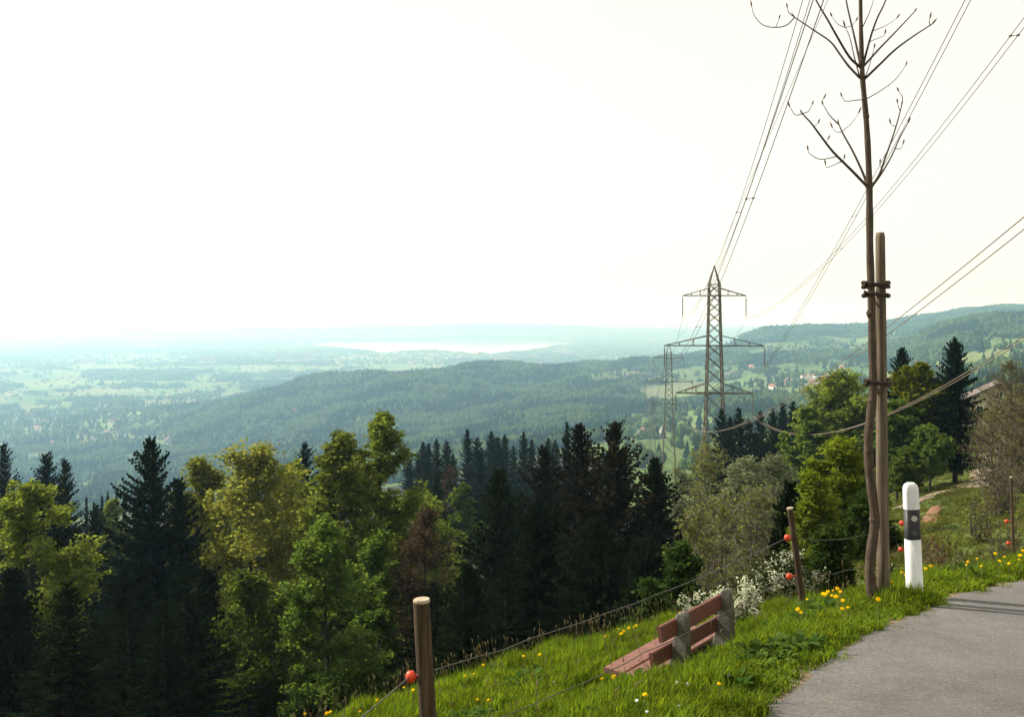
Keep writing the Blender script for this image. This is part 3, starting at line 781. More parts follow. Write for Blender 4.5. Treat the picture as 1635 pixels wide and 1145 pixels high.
def spruce(px, py, D, hw, seed, label, group=None, **kw):
    H = top_h(px, py, D)
    return plant('spruce_tree', spruce_mesh(H, hw / F * D, seed, **kw), ('trunk', 'crown'), label, 'tree', px, D, group)
def broad(px, py, D, hw, seed, mat, label, group=None, name='beech_tree', **kw):
    H = top_h(px, py, D)
    kw.setdefault('size', .0019 * D + .022); kw['clump'] = hw / F * D * .075 + .06; kw['n_l'] = int(kw.get('n_l', 30) * 1.5)
    return plant(name, broad_meshes(H, hw / F * D, seed, mat, **kw), ('trunk', 'limbs', 'crown'), label, 'tree', px, D, group)
def shrub(px, py, D, hw, seed, mat, label, cat='shrub', name='shrub', group=None, **kw):
    H = top_h(px, py, D)
    return plant(name, twig_meshes(H, hw / F * D, seed, mat, **kw), ('stems', 'twigs', 'leaves'), label, cat, px, D, group)

# left wood
spruce(6, 704, 105, 62, 1, 'dark spruce at the wood edge with two ragged tops', low=.15, ragged=.4)
spruce(74, 721, 98, 92, 2, 'broad dark spruce standing behind the yellow-green beech')
spruce(104, 731, 104, 62, 3, 'slim pointed spruce tight against a broad dark spruce')
spruce(240, 697, 75, 112, 4, 'tall pointed dark spruce rising alone above the wood edge', dens=1.15)
spruce(286, 762, 79, 84, 5, 'shorter dark spruce leaning into the tall pointed spruce')
spruce(487, 702, 118, 54, 6, 'small dark spruce tip between two bright beeches', low=.3)
spruce(697, 763, 122, 34, 7, 'small dark spruce tip above the rust-brown tree', low=.2)
spruce(150, 812, 88, 50, 8, 'dim spruce in the gap left of the tall pointed spruce')
spruce(196, 905, 62, 70, 9, 'shaded spruce below the tall pointed spruce', low=.02)
spruce(95, 860, 66, 70, 10, 'shaded spruce beneath the yellow-green beech', low=.02)
spruce(20, 905, 50, 90, 45, 'shaded spruce low at the dark edge of the wood', low=.02)
spruce(330, 905, 60, 66, 46, 'shaded spruce under the wide olive beech', low=.02)
for k, (px, py, D) in enumerate(((138, 792, 175), (150, 800, 185), (163, 790, 180), (172, 783, 190), (186, 780, 178), (198, 790, 188), (338, 770, 200), (352, 764, 205))):
    spruce(px, py, D, 14, 60 + k % 4, 'distant dim spruce seen through the gap in the wood', 'spruces in the gap of the left wood')
broad(48, 768, 57, 105, 11, 'beech', 'yellow-green beech with feathery sunlit top at the wood edge', nleaf=15000, egg=.4, cb=.12, clump=.5)
broad(404, 714, 78, 110, 12, 'beech_olive', 'wide olive-yellow beech with rounded airy crown', nleaf=20000, cb=.1, n_l=44, egg=.55, clump=.55)
broad(330, 734, 84, 84, 13, 'beech_olive', 'olive beech half hidden behind the wide airy beech', nleaf=12000, cb=.1, egg=.5)
broad(462, 738, 86, 64, 52, 'beech', 'narrow green beech beside the wide olive beech', nleaf=9000, cb=.1, egg=.5)
broad(546, 692, 70, 80, 14, 'beech', 'bright green beech with pointed twin top', nleaf=20000, cb=.08, n_l=44, egg=.35, clump=.5)
broad(612, 662, 74, 76, 15, 'beech', 'tallest bright beech rising above the whole wood', nleaf=19000, cb=.1, n_l=44, egg=.4, clump=.5)
broad(522, 830, 54, 84, 16, 'beech_green', 'low spreading beech with layered green sprays', nleaf=15000, cb=.05, egg=.35, clump=.5)
broad(605, 850, 58, 48, 17, 'beech_green', 'shaded green beech beneath the tallest beech', nleaf=9000, cb=.05, egg=.4)
broad(738, 772, 126, 34, 18, 'beech_green', 'small fresh green tree before the row of spruces', nleaf=7000, cb=.1)
broad(180, 798, 130, 38, 19, 'beech', 'pale green tree glimpsed between the dark spruces', nleaf=7000, cb=.1)
broad(684, 812, 58, 72, 20, 'rust', 'rust-brown budding tree between beech and dark firs', nleaf=9000, cb=.08, size=.085, n_l=46, name='budding_tree', minr=.012)
broad(718, 740, 130, 26, 21, 'rust', 'bare brownish treetop before the row of spruces', nleaf=1600, cb=.2, size=.12, name='bare_tree', minr=.02)
broad(395, 915, 58, 92, 22, 'beech_green', 'shaded undergrowth tree below the olive beech', nleaf=9000, cb=.03, egg=.4)

FILL = [spruce_mesh(23, 4.2, 110 + k, dens=.8) for k in range(3)]
FILB = [broad_meshes(19, 4.6, 120 + k, ('beech_olive', 'beech_green', 'beech')[k], nleaf=7000, size=.24, clump=.5, cb=.08, n_l=44) for k in range(3)]
fr_ = random.Random(21)
for k in range(34):
    px = -190 + k * 27 + fr_.uniform(-12, 12); D = fr_.uniform(86, 140); py = fr_.uniform(790, 850)
    H = top_h(px, py, D)
    if px < 300 or k % 3 == 0:
        s = H / 23; plant('spruce_tree', FILL[k % 3], ('trunk', 'crown'), 'shaded spruce deep inside the wood behind the front trees', 'tree', px, D, 'spruces deep inside the wood', None, (s, s, s))
    else:
        s = H / 19; plant('beech_tree', FILB[k % 3], ('trunk', 'limbs', 'crown'), 'shaded green beech deep inside the wood behind the front trees', 'tree', px, D, 'beeches deep inside the wood', None, (s, s, s))
for k in range(22):
    px = -150 + k * 50 + fr_.uniform(-16, 16); D = fr_.uniform(40, 58); py = fr_.uniform(905, 1010)
    if 300 < px < 660: continue
    H = top_h(px, py, D); s = H / 23
    plant('spruce_tree', FILL[k % 3], ('trunk', 'crown'), 'dark shaded young spruce low along the front of the wood', 'tree', px, D, 'young spruces along the foot of the wood', None, (s * 1.7, s * 1.7, s))

# dark firs in the middle
for a in ((796, 747, 60, 72, 23, 'rounded dark fir at the near edge of the fir group'),
          (868, 712, 74, 62, 24, 'brownish fir behind the dense fir group'),
          (925, 676, 68, 72, 25, 'tall dark fir with blunt broad top'),
          (981, 673, 65, 84, 26, 'open fir with spreading tiered branches and bare gaps'),
          (1046, 733, 68, 66, 27, 'dark fir sloping off beside the olive shrubs'),
          (860, 800, 54, 80, 28, 'shaded fir low in the fir group'),
          (950, 830, 50, 84, 29, 'shaded lower fir before the open tiered fir'),
          (745, 900, 46, 66, 30, 'shaded young fir below the rounded dark fir'),
          (1030, 860, 46, 62, 31, 'young dark fir above the grassy bank')):
    a = (*a[:3], a[3] * 1.3, *a[4:])
    spruce(*a, mat='fir' if a[4] in (24, 25, 26) else 'spruce', droop=.1 if a[4] in (26, 25) else .3, ragged=.45 if a[4] in (24, 25, 26) else .3, top_open=.25 if a[4] == 26 else 0, low=.04)
spruce(905, 670, 150, 22, 32, 'far dim spruce tip behind the blunt fir')
rowm = [spruce_mesh(24, 3.9, 70 + k) for k in range(4)]
rr2 = random.Random(5)
rowpx = [(652, 705), (664, 700), (676, 706), (689, 698), (702, 702), (716, 694), (728, 706), (741, 690), (756, 700), (768, 692), (779, 689), (797, 694), (809, 690), (826, 688), (838, 684), (849, 679), (870, 676), (886, 692)]
for k, (px, py) in enumerate(rowpx):
    px += rr2.uniform(-6, 6); py += rr2.choice([-6, -2, 3, 9, 16, 22]); D = rr2.uniform(190, 245); H = top_h(px, py, D); s = H / 24; q = rr2.uniform(.8, 1.3)
    plant('spruce_tree', rowm[k % 4], ('trunk', 'crown'), 'blue-dark spruce in the row behind the firs', 'tree', px, D, 'row of spruces behind the firs', None, (s * q, s * q, s))
for k, (px, py, D) in enumerate(((1152, 652, 165), (1166, 664, 172), (1180, 650, 168), (1196, 668, 178), (1214, 655, 170), (1234, 650, 180), (1250, 642, 174), (1266, 640, 182), (1280, 655, 176), (1160, 680, 160), (1205, 690, 158), (1240, 690, 164))):
    H = top_h(px, py, D); s = H / 24
    plant('spruce_tree', rowm[(k + 1) % 4], ('trunk', 'crown'), 'dark spruce in the clump to the right of the tall pylon', 'tree', px, D, 'clump of spruces by the pylon', None, (s * 1.15, s * 1.15, s))

# right hand trees
broad(1345, 598, 130, 84, 33, 'beech', 'large fresh green tree behind the staked sapling', nleaf=18000, cb=.08, n_l=40, egg=.4)
broad(1290, 655, 126, 52, 34, 'beech_green', 'dull green tree sloping down beside the large green tree', nleaf=10000, cb=.08, egg=.4)
broad(1405, 660, 126, 46, 35, 'beech_green', 'green tree showing behind the stake', nleaf=10000, cb=.1, egg=.45)
broad(1344, 704, 40, 70, 36, 'yellow_green', 'bright yellow-green bushy tree on the bank below the sapling', nleaf=13000, cb=.05, egg=.4)
broad(1300, 760, 36, 42, 37, 'yellow_green', 'small yellow-green tree beside the fence post', nleaf=6000, cb=.05, egg=.4)
broad(1385, 790, 30, 46, 49, 'shrub', 'dark leafy tree behind the foot of the stake', nleaf=8000, cb=.03, egg=.4)
broad(1325, 850, 25, 46, 50, 'shrub', 'dark green bush behind the leaning fence post', nleaf=8000, cb=.03, egg=.45)
spruce(1262, 772, 38, 44, 38, 'small dark spruce among yellow-green leaves by the bank', low=.05)
spruce(1440, 554, 118, 42, 39, 'dark conical spruce top above the green trees', low=.3)
broad(1466, 582, 98, 46, 40, 'yellow_green', 'sunlit yellow-green tree between the two right spruces', nleaf=13000, cb=.22, egg=.55)
broad(1432, 640, 96, 40, 41, 'beech_green', 'green tree under the conical spruce top', nleaf=8000, cb=.2, egg=.5)
spruce(1525, 540, 95, 50, 42, 'solitary tall spruce with visible trunk beside the track', low=.13, ragged=.3, dens=1.1)
broad(1485, 680, 92, 32, 51, 'beech_green', 'slim green tree shading the track under the solitary spruce', nleaf=5000, cb=.3, egg=.5)
broad(1445, 720, 88, 34, 53, 'beech_green', 'low green tree at the track edge behind the bollard', nleaf=5000, cb=.25, egg=.5)
broad(1612, 575, 70, 58, 43, 'twig_leaf', 'leafless brown tree before the tan farmhouse', nleaf=3500, cb=.08, n_l=110, size=.05, name='bare_tree', bark='twig', minr=.016)
broad(1585, 655, 62, 46, 54, 'twig_leaf', 'bare brown thicket tree on the slope above the track', nleaf=1800, cb=.04, n_l=58, size=.045, name='bare_tree', bark='twig', minr=.014)
broad(1648, 610, 52, 70, 44, 'twig_leaf', 'leafless brown tree at the track above the thin post', nleaf=3500, cb=.05, n_l=110, size=.045, name='bare_tree', bark='twig', minr=.014)
shrub(1598, 700, 40, 60, 80, 'twig_leaf', 'tall tangled bare shrub on the bank beside the thin post', ntw=420, nleaf=500, rad=.016, stems=10, bark='greytwig')
shrub(1560, 790, 28, 46, 81, 'twig_leaf', 'low bare twiggy shrub beside the soil patch', ntw=420, nleaf=500, rad=.010, stems=10)
shrub(1615, 790, 24, 55, 82, 'twig_leaf', 'bare twiggy shrub behind the thin post', ntw=420, nleaf=500, rad=.009, stems=10)
shrub(1490, 838, 17, 34, 83, 'brown_leaf', 'low shrub with dry brown leaves behind the bollard', ntw=300, nleaf=900, rad=.006, stems=9, leaf=.03)
shrub(1525, 846, 18, 36, 84, 'shrub', 'low dark green shrub on the verge behind the road', ntw=260, nleaf=1300, rad=.006, stems=9, leaf=.03)
# olive shrubs under the pylon
for px, py, D, hw, sd_, mt, lb, nl in ((1132, 697, 76, 44, 85, 'twig_leaf', 'tall olive budding shrub right below the tall pylon', 2200), (1085, 742, 84, 36, 86, 'willow', 'pale olive shrub beside the dark sloping fir', 3600),
        (1192, 730, 72, 44, 87, 'willow', 'rounded grey-green willow below the spruce clump', 5200), (1236, 722, 80, 42, 88, 'willow', 'pale willow between spruce clump and large green tree', 4400),
        (1150, 780, 50, 50, 89, 'twig_leaf', 'bare fan-shaped olive shrub in the hollow behind the bench', 1300), (1200, 772, 47, 56, 90, 'twig_leaf', 'bare fan-shaped shrub behind the blossoming bush', 1300),
        (1110, 810, 44, 42, 91, 'twig_leaf', 'thin olive shrub between dark fir and blossoming bush', 1300)):
    broad(px, py, D, hw, sd_, mt, lb, None, 'willow_shrub', nleaf=nl, cb=.04, n_l=60, size=.045 + D * .0008, multi=4, minr=.008 + D * .0001, egg=.55, clump=.45, bark='greytwig')
broad(1088, 868, 32, 46, 92, 'shrub', 'dark green rounded bush below the firs near the bench', nleaf=9000, cb=.02, egg=.4, name='round_bush')
broad(1040, 930, 26, 44, 93, 'shrub', 'small shaded bush behind the grassy crest by the bench', nleaf=6000, cb=.02, egg=.4, name='round_bush')

def blossom_bush(px, py, D, hw, seed, label, nfl, nlf, dz=-.1):
    H = top_h(px, py, D); W = hw / F * D
    g = np.random.default_rng(seed)
    st, tw, lf = twig_meshes(H, W, seed, 'shrub', nleaf=nlf, ntw=320, rad=.007, stems=11, leaf=.03)
    co = np.zeros(len(tw.vertices) * 3, np.float32); tw.vertices.foreach_get('co', co); co = co.reshape(-1, 3)
    rad_ = np.hypot(co[:, 0], co[:, 1]) / W + co[:, 2] / H
    cand = co[rad_ > np.quantile(rad_, .35)]
    cl = cand[g.integers(0, len(cand), nfl // 9)]
    c = cl[g.integers(0, len(cl), nfl)] + g.normal(0, .028, (nfl, 3))
    v = leaf_quads(c, .019, g, 1)
    fl = mesh_np('blossom', v, [np.arange(len(v)).reshape(-1, 4)], M['blossom'])
    return plant('blossoming_bush', (st, tw, lf, fl), ('stems', 'twigs', 'leaves', 'blossom'), label, 'bush', px, D, dz=dz)
blossom_bush(1160, 908, 11.2, 74, 94, 'low bush thick with white blossom just behind the bench', 14000, 3500)
blossom_bush(1245, 856, 14.0, 74, 95, 'taller bush dotted with white blossom behind the leaning fence post', 10000, 8000)
blossom_bush(1425, 880, 13.0, 26, 96, 'small pale flowering bush between stake and bollard', 700, 1500)
# ------------------------------------------------------------------ track, soil patch and farmhouse on the right slope
def drape(name, pts, half, mat, zoff, n=10):
    line = [Vector((p.x, p.y, 0)) for p in smooth_line(pts, n)]
    v = []; q = []
    for i, p in enumerate(line):
        t = (line[min(i + 1, len(line) - 1)] - line[max(i - 1, 0)]).normalized(); s = Vector((-t.y, t.x, 0))
        h = half if np.ndim(half) == 0 else np.interp(i / (len(line) - 1), np.linspace(0, 1, len(half)), half)
        for k in (-1, -.5, 0, .5, 1):
            w_ = h * k * (1 + .14 * math.sin(i * 1.7 + k * 3) + .1 * math.sin(i * .6 + k))
            a = p + s * w_; v.append((a.x, a.y, hz(a.x, a.y) + zoff - (.06 if abs(k) == 1 else 0)))
    for i in range(len(line) - 1):
        for k in range(4): q.append([i * 5 + k, i * 5 + k + 1, i * 5 + k + 6, i * 5 + k + 5])
    return kind(ob(name, mesh_np(name, v, [np.array(q)], mat, smooth=True)), 'structure')
M['dirt'] = surf_mat('dirt track', [(.3, (.12, .09, .06)), (.55, (.20, .155, .11)), (.8, (.28, .23, .17))], 1.2, 1., .6, 8)
M['soil'] = surf_mat('bare red soil', [(.3, (.13, .065, .035)), (.7, (.20, .10, .06))], 1.5, 1., .7, 9)
drape('track', [ground_at(px, D) for px, D in ((1400, 78), (1450, 80), (1490, 82), (1520, 84), (1550, 88), (1572, 98), (1582, 115), (1590, 140), (1620, 170))], [.8, 1.0, 1.2, 1.5, 2.0, 1.6, 1.5, 1.5, 1.5], M['dirt'], .12)
drape('soil_patch', [ground_at(px, D) for px, D in ((1482, 47), (1486, 53), (1489, 60), (1492, 66))], [.25, .45, .5, .3], M['soil'], .10)

fh = ground_at(1594, 185)
FHZ = fh.z
f_ = thing('farmhouse', 'tan farmhouse with low brown gable roof behind bare branches', 'house', fh, R(-24))
m = MB(); L_, W_, Hh, rh = 13.0, 10.0, 5.6, 3.4
m.box((0, 0, Hh / 2 - 1), (L_, W_, Hh + 2))
m.add([[-L_ / 2, -W_ / 2, Hh], [L_ / 2, -W_ / 2, Hh], [0, -W_ / 2, Hh + rh * .95], [-L_ / 2, W_ / 2, Hh], [L_ / 2, W_ / 2, Hh], [0, W_ / 2, Hh + rh * .95]], [[0, 1, 2], [4, 3, 5]])
m.build('wall', M['wall_tan'], f_)
m = MB()
for s in (-1, 1):
    e = .9
    v = [(s * (L_ / 2 + e), -W_ / 2 - e, Hh - rh * e / (L_ / 2)), (s * (L_ / 2 + e), W_ / 2 + e, Hh - rh * e / (L_ / 2)), (0, W_ / 2 + e, Hh + rh), (0, -W_ / 2 - e, Hh + rh)]
    v += [(a, b, c + .3) for a, b, c in v]
    m.add(v, [[0, 1, 2, 3], [7, 6, 5, 4], [0, 4, 5, 1], [1, 5, 6, 2], [2, 6, 7, 3], [3, 7, 4, 0]])
m.build('roof', M['roof_grey'], f_)
for x_, z_ in ((-4, 1.8), (-1.3, 1.8), (1.3, 1.8), (4, 1.8), (-3.2, 4.4), (0, 4.4), (3.2, 4.4), (0, 7.0)):
    m = MB()
    for dx, dz, sx, sz in ((-.56, 0, .12, 1.5), (.56, 0, .12, 1.5), (0, .69, 1.0, .12), (0, -.69, 1.0, .12), (0, 0, .07, 1.26)):
        m.box((x_ + dx, -W_ / 2 - .04, z_ + dz), (sx, .1, sz))
    wn = m.build('window', M['wall'], f_)
    m = MB(); m.box((x_, -W_ / 2 - .01, z_), (1.0, .05, 1.26)); m.build('pane', M['dark_glass'], wn)

# ------------------------------------------------------------------ pylons and power lines
def lattice_bar(m, a, b, t): m.tube([a, b], t, 4)
def pylon(px, py_top, D, label, name='pylon', thick=1.0, rz=0.0):
    g0 = ground_at(px, D); top = -(py_top - HY) / F * D; H = top - g0.z
    u = 180 / F
    o = thing(name, label, 'pylon', g0, rz, 'pylons of the power line')
    prof = [(0, .0), (30, 8.2), (48, 8.6), (127, 10.5), (203, 12.7), (275, 14.8)]
    pz = [H - a * u for a, _ in prof]; pw_ = [b * u for _, b in prof]
    pz.append(-.5); pw_.append(pw_[-1] + (pz[-2] + .5) * .05)
    def hw(z): return float(np.interp(z, pz[::-1], pw_[::-1]))
    lt, bt = .11 * thick, .048 * thick
    for sx in (-1, 1):
        for sy in (-1, 1):
            m = MB(); m.tube([(sx * a, sy * a, z) for z, a in zip(pz[::-1], pw_[::-1])], [lt * 1.3] * 2 + [lt] * 4 + [lt * .6], 4)
            m.build('leg', M['steel'], o)
    m = MB(); z = -.3
    lv = [z]
    while z < H - 31 * u: z += max(1.05, hw(z) * 2 * .86); lv.append(min(z, H - 30 * u))
    for z0, z1 in zip(lv[:-1], lv[1:]):
        a, b = hw(z0), hw(z1)
        for (p, q) in (((-1, -1), (1, -1)), ((1, -1), (1, 1)), ((1, 1), (-1, 1)), ((-1, 1), (-1, -1))):
            lattice_bar(m, (p[0] * a, p[1] * a, z0), (q[0] * b, q[1] * b, z1), bt)
            lattice_bar(m, (q[0] * a, q[1] * a, z0), (p[0] * b, p[1] * b, z1), bt)
    zc = H - 30 * u; a = hw(zc)
    for p, q in (((-1, -1), (1, -1)), ((1, -1), (1, 1)), ((1, 1), (-1, 1)), ((-1, 1), (-1, -1))):
        lattice_bar(m, (p[0] * a, p[1] * a, zc), (q[0] * a, q[1] * a, zc), bt)
    m.build('lattice', M['steel'], o)
    ends = {}
    for nm, za, zt, half, ins in (('up', 48, 36, 50, 37), ('mid', 128, 112, 79, 37), ('low', 204, 188, 61, 37)):
        m = MB(); z0 = H - za * u; z1 = H - zt * u
        for s in (-1, 1):
            tip = (s * half * u, 0, z0)
            a = hw(z0); b = hw(z1)
            for sy in (-1, 1):
                lattice_bar(m, (s * a, sy * a, z0), tip, bt * 1.5)
                lattice_bar(m, (s * b, sy * b, z1), tip, bt * 1.25)
            for t in (.33, .66):
                pm = [(s * (a + (half * u - a) * t), sy * a * (1 - t), z0) for sy in (-1, 1)]
                pu = [(s * (b + (half * u - b) * t), sy * b * (1 - t), z1 + (z0 - z1) * t) for sy in (-1, 1)]
                lattice_bar(m, pm[0], pm[1], bt * .8)
                for k in (0, 1): lattice_bar(m, pm[k], pu[k], bt * .8)
            i_ = MB(); i_.tube([(tip[0], 0, z0 + .02), (tip[0], 0, z0 - .5)], .035 * thick, 4)
            pr = [(.02, z0 - .45)]
            for k in range(14):
                zz = z0 - .5 - k * (ins * u - .9) / 14; pr += [(.10 * thick, zz), (.045 * thick, zz - .1)]
            pr += [(.02, z0 - ins * u)]
            i_.lathe(pr, 8, (tip[0], 0, 0)); i_.build('insulator', M['glass_ins'], o)
            ends[nm, s] = Matrix.Translation(g0) @ Matrix.Rotation(rz, 4, 'Z') @ Vector((tip[0], 0, z0 - ins * u))
        for sy in (-1, 1): lattice_bar(m, (-hw(z0), sy * hw(z0), z0), (hw(z0), sy * hw(z0), z0), bt * 1.5)
        m.build('cross_arm', M['steel'], o)
    ends['peak', 0] = Vector(g0) + Vector((0, 0, H))
    return ends
E1 = pylon(1140.5, 424, 180, 'tall lattice pylon rising above the shrubs beside the spruce clump', thick=1.3, rz=R(-4))
E2 = pylon(1068, 549, 380, 'middle lattice pylon seen left of the tall pylon', thick=1.15, rz=R(-6))
E3 = pylon(1042, 632, 830, 'smallest far pylon low over the meadow', thick=1.3, rz=R(-6))

def sag_line(a, b, sag, n=24):
    a, b = Vector(a), Vector(b)
    return [a.lerp(b, t) - Vector((0, 0, 4 * sag * t * (1 - t))) for t in np.linspace(0, 1, n)]
NAMES = {'up': 'upper', 'mid': 'middle', 'low': 'lower'}
for (A, B, wh, sag, rad) in ((E1, E2, 'tall pylon and the middle pylon', 6, .03), (E2, E3, 'middle pylon and the far pylon', 12, .04)):
    for key in A:
        m = MB(); m.tube(sag_line(A[key], B[key], sag if key[0] != 'peak' else sag * .6), rad, 4)
        sd_ = {-1: 'left', 1: 'right', 0: ''}[key[1]]
        lb = ('earth wire strung between the peaks of the ' + wh) if key[0] == 'peak' else 'conductor from the %s arm, %s side, between the %s' % (NAMES[key[0]], 'valley' if key[1] < 0 else 'hill', wh)
        tag(m.build('power_cable', M['cable'], smooth=True), lb, 'cable', 'cables of the power line')
# near span climbing over the road: conductors placed from two sighted points each
KS = .106
def near_span(key, sights, label, pair=.45, rad=.024, spacers=(.3, .62)):
    e = E1[key]; a0 = e.x - KS * e.y
    pts = [(e.y, e.z)]
    for px, py in sights:
        Y = a0 * F / ((px - CX) - F * KS); pts.append((Y, -(py - HY) / F * Y))
    c = np.polyfit([p[0] for p in pts], [p[1] for p in pts], 2) if len(pts) > 2 else None
    if c is None: raise ValueError
    yy = np.concatenate([np.linspace(e.y, 30, 60), np.linspace(28, -60, 20)])
    zz = np.polyval(c, yy); zz = zz + (e.z - zz[0]) * np.clip((yy - 60) / (e.y - 60), 0, 1)
    L3 = [Vector((a0 + KS * y_, y_, z_)) for y_, z_ in zip(yy, zz)]
    o = thing('power_line', label, 'cable', L3[0], 0, 'conductors of the near span')
    offs = [Vector((-pair / 2, 0, 0)), Vector((pair / 2, 0, .05))] if pair else [Vector((0, 0, 0))]
    for of in offs:
        m = MB(); m.tube([p - L3[0] + of * min(1, k / 2) for k, p in enumerate(L3)], rad, 5); m.build('conductor', M['cable'], o, smooth=True)
    if pair:
        for t in spacers:
            p = L3[int(t * 60)] - L3[0]
            m = MB(); m.tube([p + offs[0], p + offs[1]], .018, 4)
            for of in offs: m.box(p + of, (.10, .22, .10))
            m.build('spacer', M['steel'], o)
    return L3
near_span(('up', -1), [(1215, 235), (1285, 8)], 'paired conductor climbing steeply overhead from the upper arm, valley side', spacers=(.55, .8))
near_span(('mid', -1), [(1230, 225), (1304, 8)], 'paired conductor climbing steeply overhead from the middle arm, valley side', spacers=(.5, .78))
near_span(('peak', 0), [(1240, 190), (1318, 8)], 'single earth wire climbing overhead from the peak of the tall pylon', pair=0)
near_span(('up', 1), [(1415, 315), (1632, 40)], 'paired conductor passing behind the sapling crown from the upper arm, hill side', spacers=(.5, .8))
near_span(('mid', 1), [(1375, 325), (1541, 8)], 'paired conductor crossing behind the sapling trunk from the middle arm, hill side', rad=.032, spacers=(.45, .82))
near_span(('low', -1), [(1440, 512), (1635, 358)], 'paired conductor rising gently past the stake from the lower arm, valley side', rad=.016, spacers=(.5, .85))
near_span(('low', 1), [(1310, 696), (1420, 660), (1510, 613), (1635, 545)], 'slack paired conductor hanging low before the green trees from the lower arm', rad=.030, spacers=(.35, .68))

# ------------------------------------------------------------------ staked sapling
TD = 8.0
def pt(px, py, D=TD): return at(px, py, D)
stake_base = pt(1410, 955); stake_base.z = hz(stake_base.x, stake_base.y)
st = thing('wooden_stake', 'round grey-brown wooden stake tied to the bare sapling', 'stake', stake_base)
m = MB(); g = np.random.default_rng(4)
sp_ = [pt(1411, 985), pt(1410, 900), pt(1408.5, 780), pt(1407.5, 640), pt(1406.5, 500), pt(1405.5, 378), pt(1405.5, 371)]
m.tube([p - stake_base for p in sp_], [.050, .049, .047, .044, .041, .037, .030], 12)
m.build('pole', M['stake'], st, smooth=True)
sap_line = [(1391, 985), (1392, 950), (1389, 905), (1394, 860), (1397, 830), (1393, 790), (1388, 750), (1386.5, 710), (1388, 680), (1393, 640), (1394, 610), (1393, 560), (1392, 500), (1391, 460), (1389, 400), (1388.5, 340), (1388, 298), (1386, 240), (1383, 190), (1379.5, 150), (1377, 120), (1375, 60), (1374, 0), (1373, -90), (1376, -170)]
TDs = 7.92
P3 = [pt(a, b, TDs) for a, b in sap_line]
base = pt(1392, 955, TDs); base.z = hz(base.x, base.y)
sap = thing('sapling', 'bare young tree with upswept budding branches tied to a stake', 'tree', base)
trad = np.interp([b for _, b in sap_line], [-170, 0, 120, 298, 300, 500, 900, 985], [.008, .014, .020, .025, .027, .030, .040, .046])
m = MB(); sl3 = smooth_line([p - base for p in P3], 4)
m.tube(sl3, np.interp(np.linspace(0, 1, len(sl3)), np.linspace(0, 1, len(trad)), trad) * (1 + .05 * np.sin(np.arange(len(sl3)) * 1.3)), 9)
for (a, b) in ((1396, 830), (1390, 500), (1388, 298), (1377, 122), (1392, 640), (1387, 720), (1383, 185)):       # nodes on the bark
    c = pt(a, b, TDs) - base; r_ = float(np.interp(b, [0, 300, 900], [.02, .034, .052]))
    m.tube([c + Vector((0, 0, -.035)), c, c + Vector((0, 0, .03))], [r_ * .6, r_ * .93, r_ * .6], 8)
m.build('trunk', M['youngbark'], sap, smooth=True)
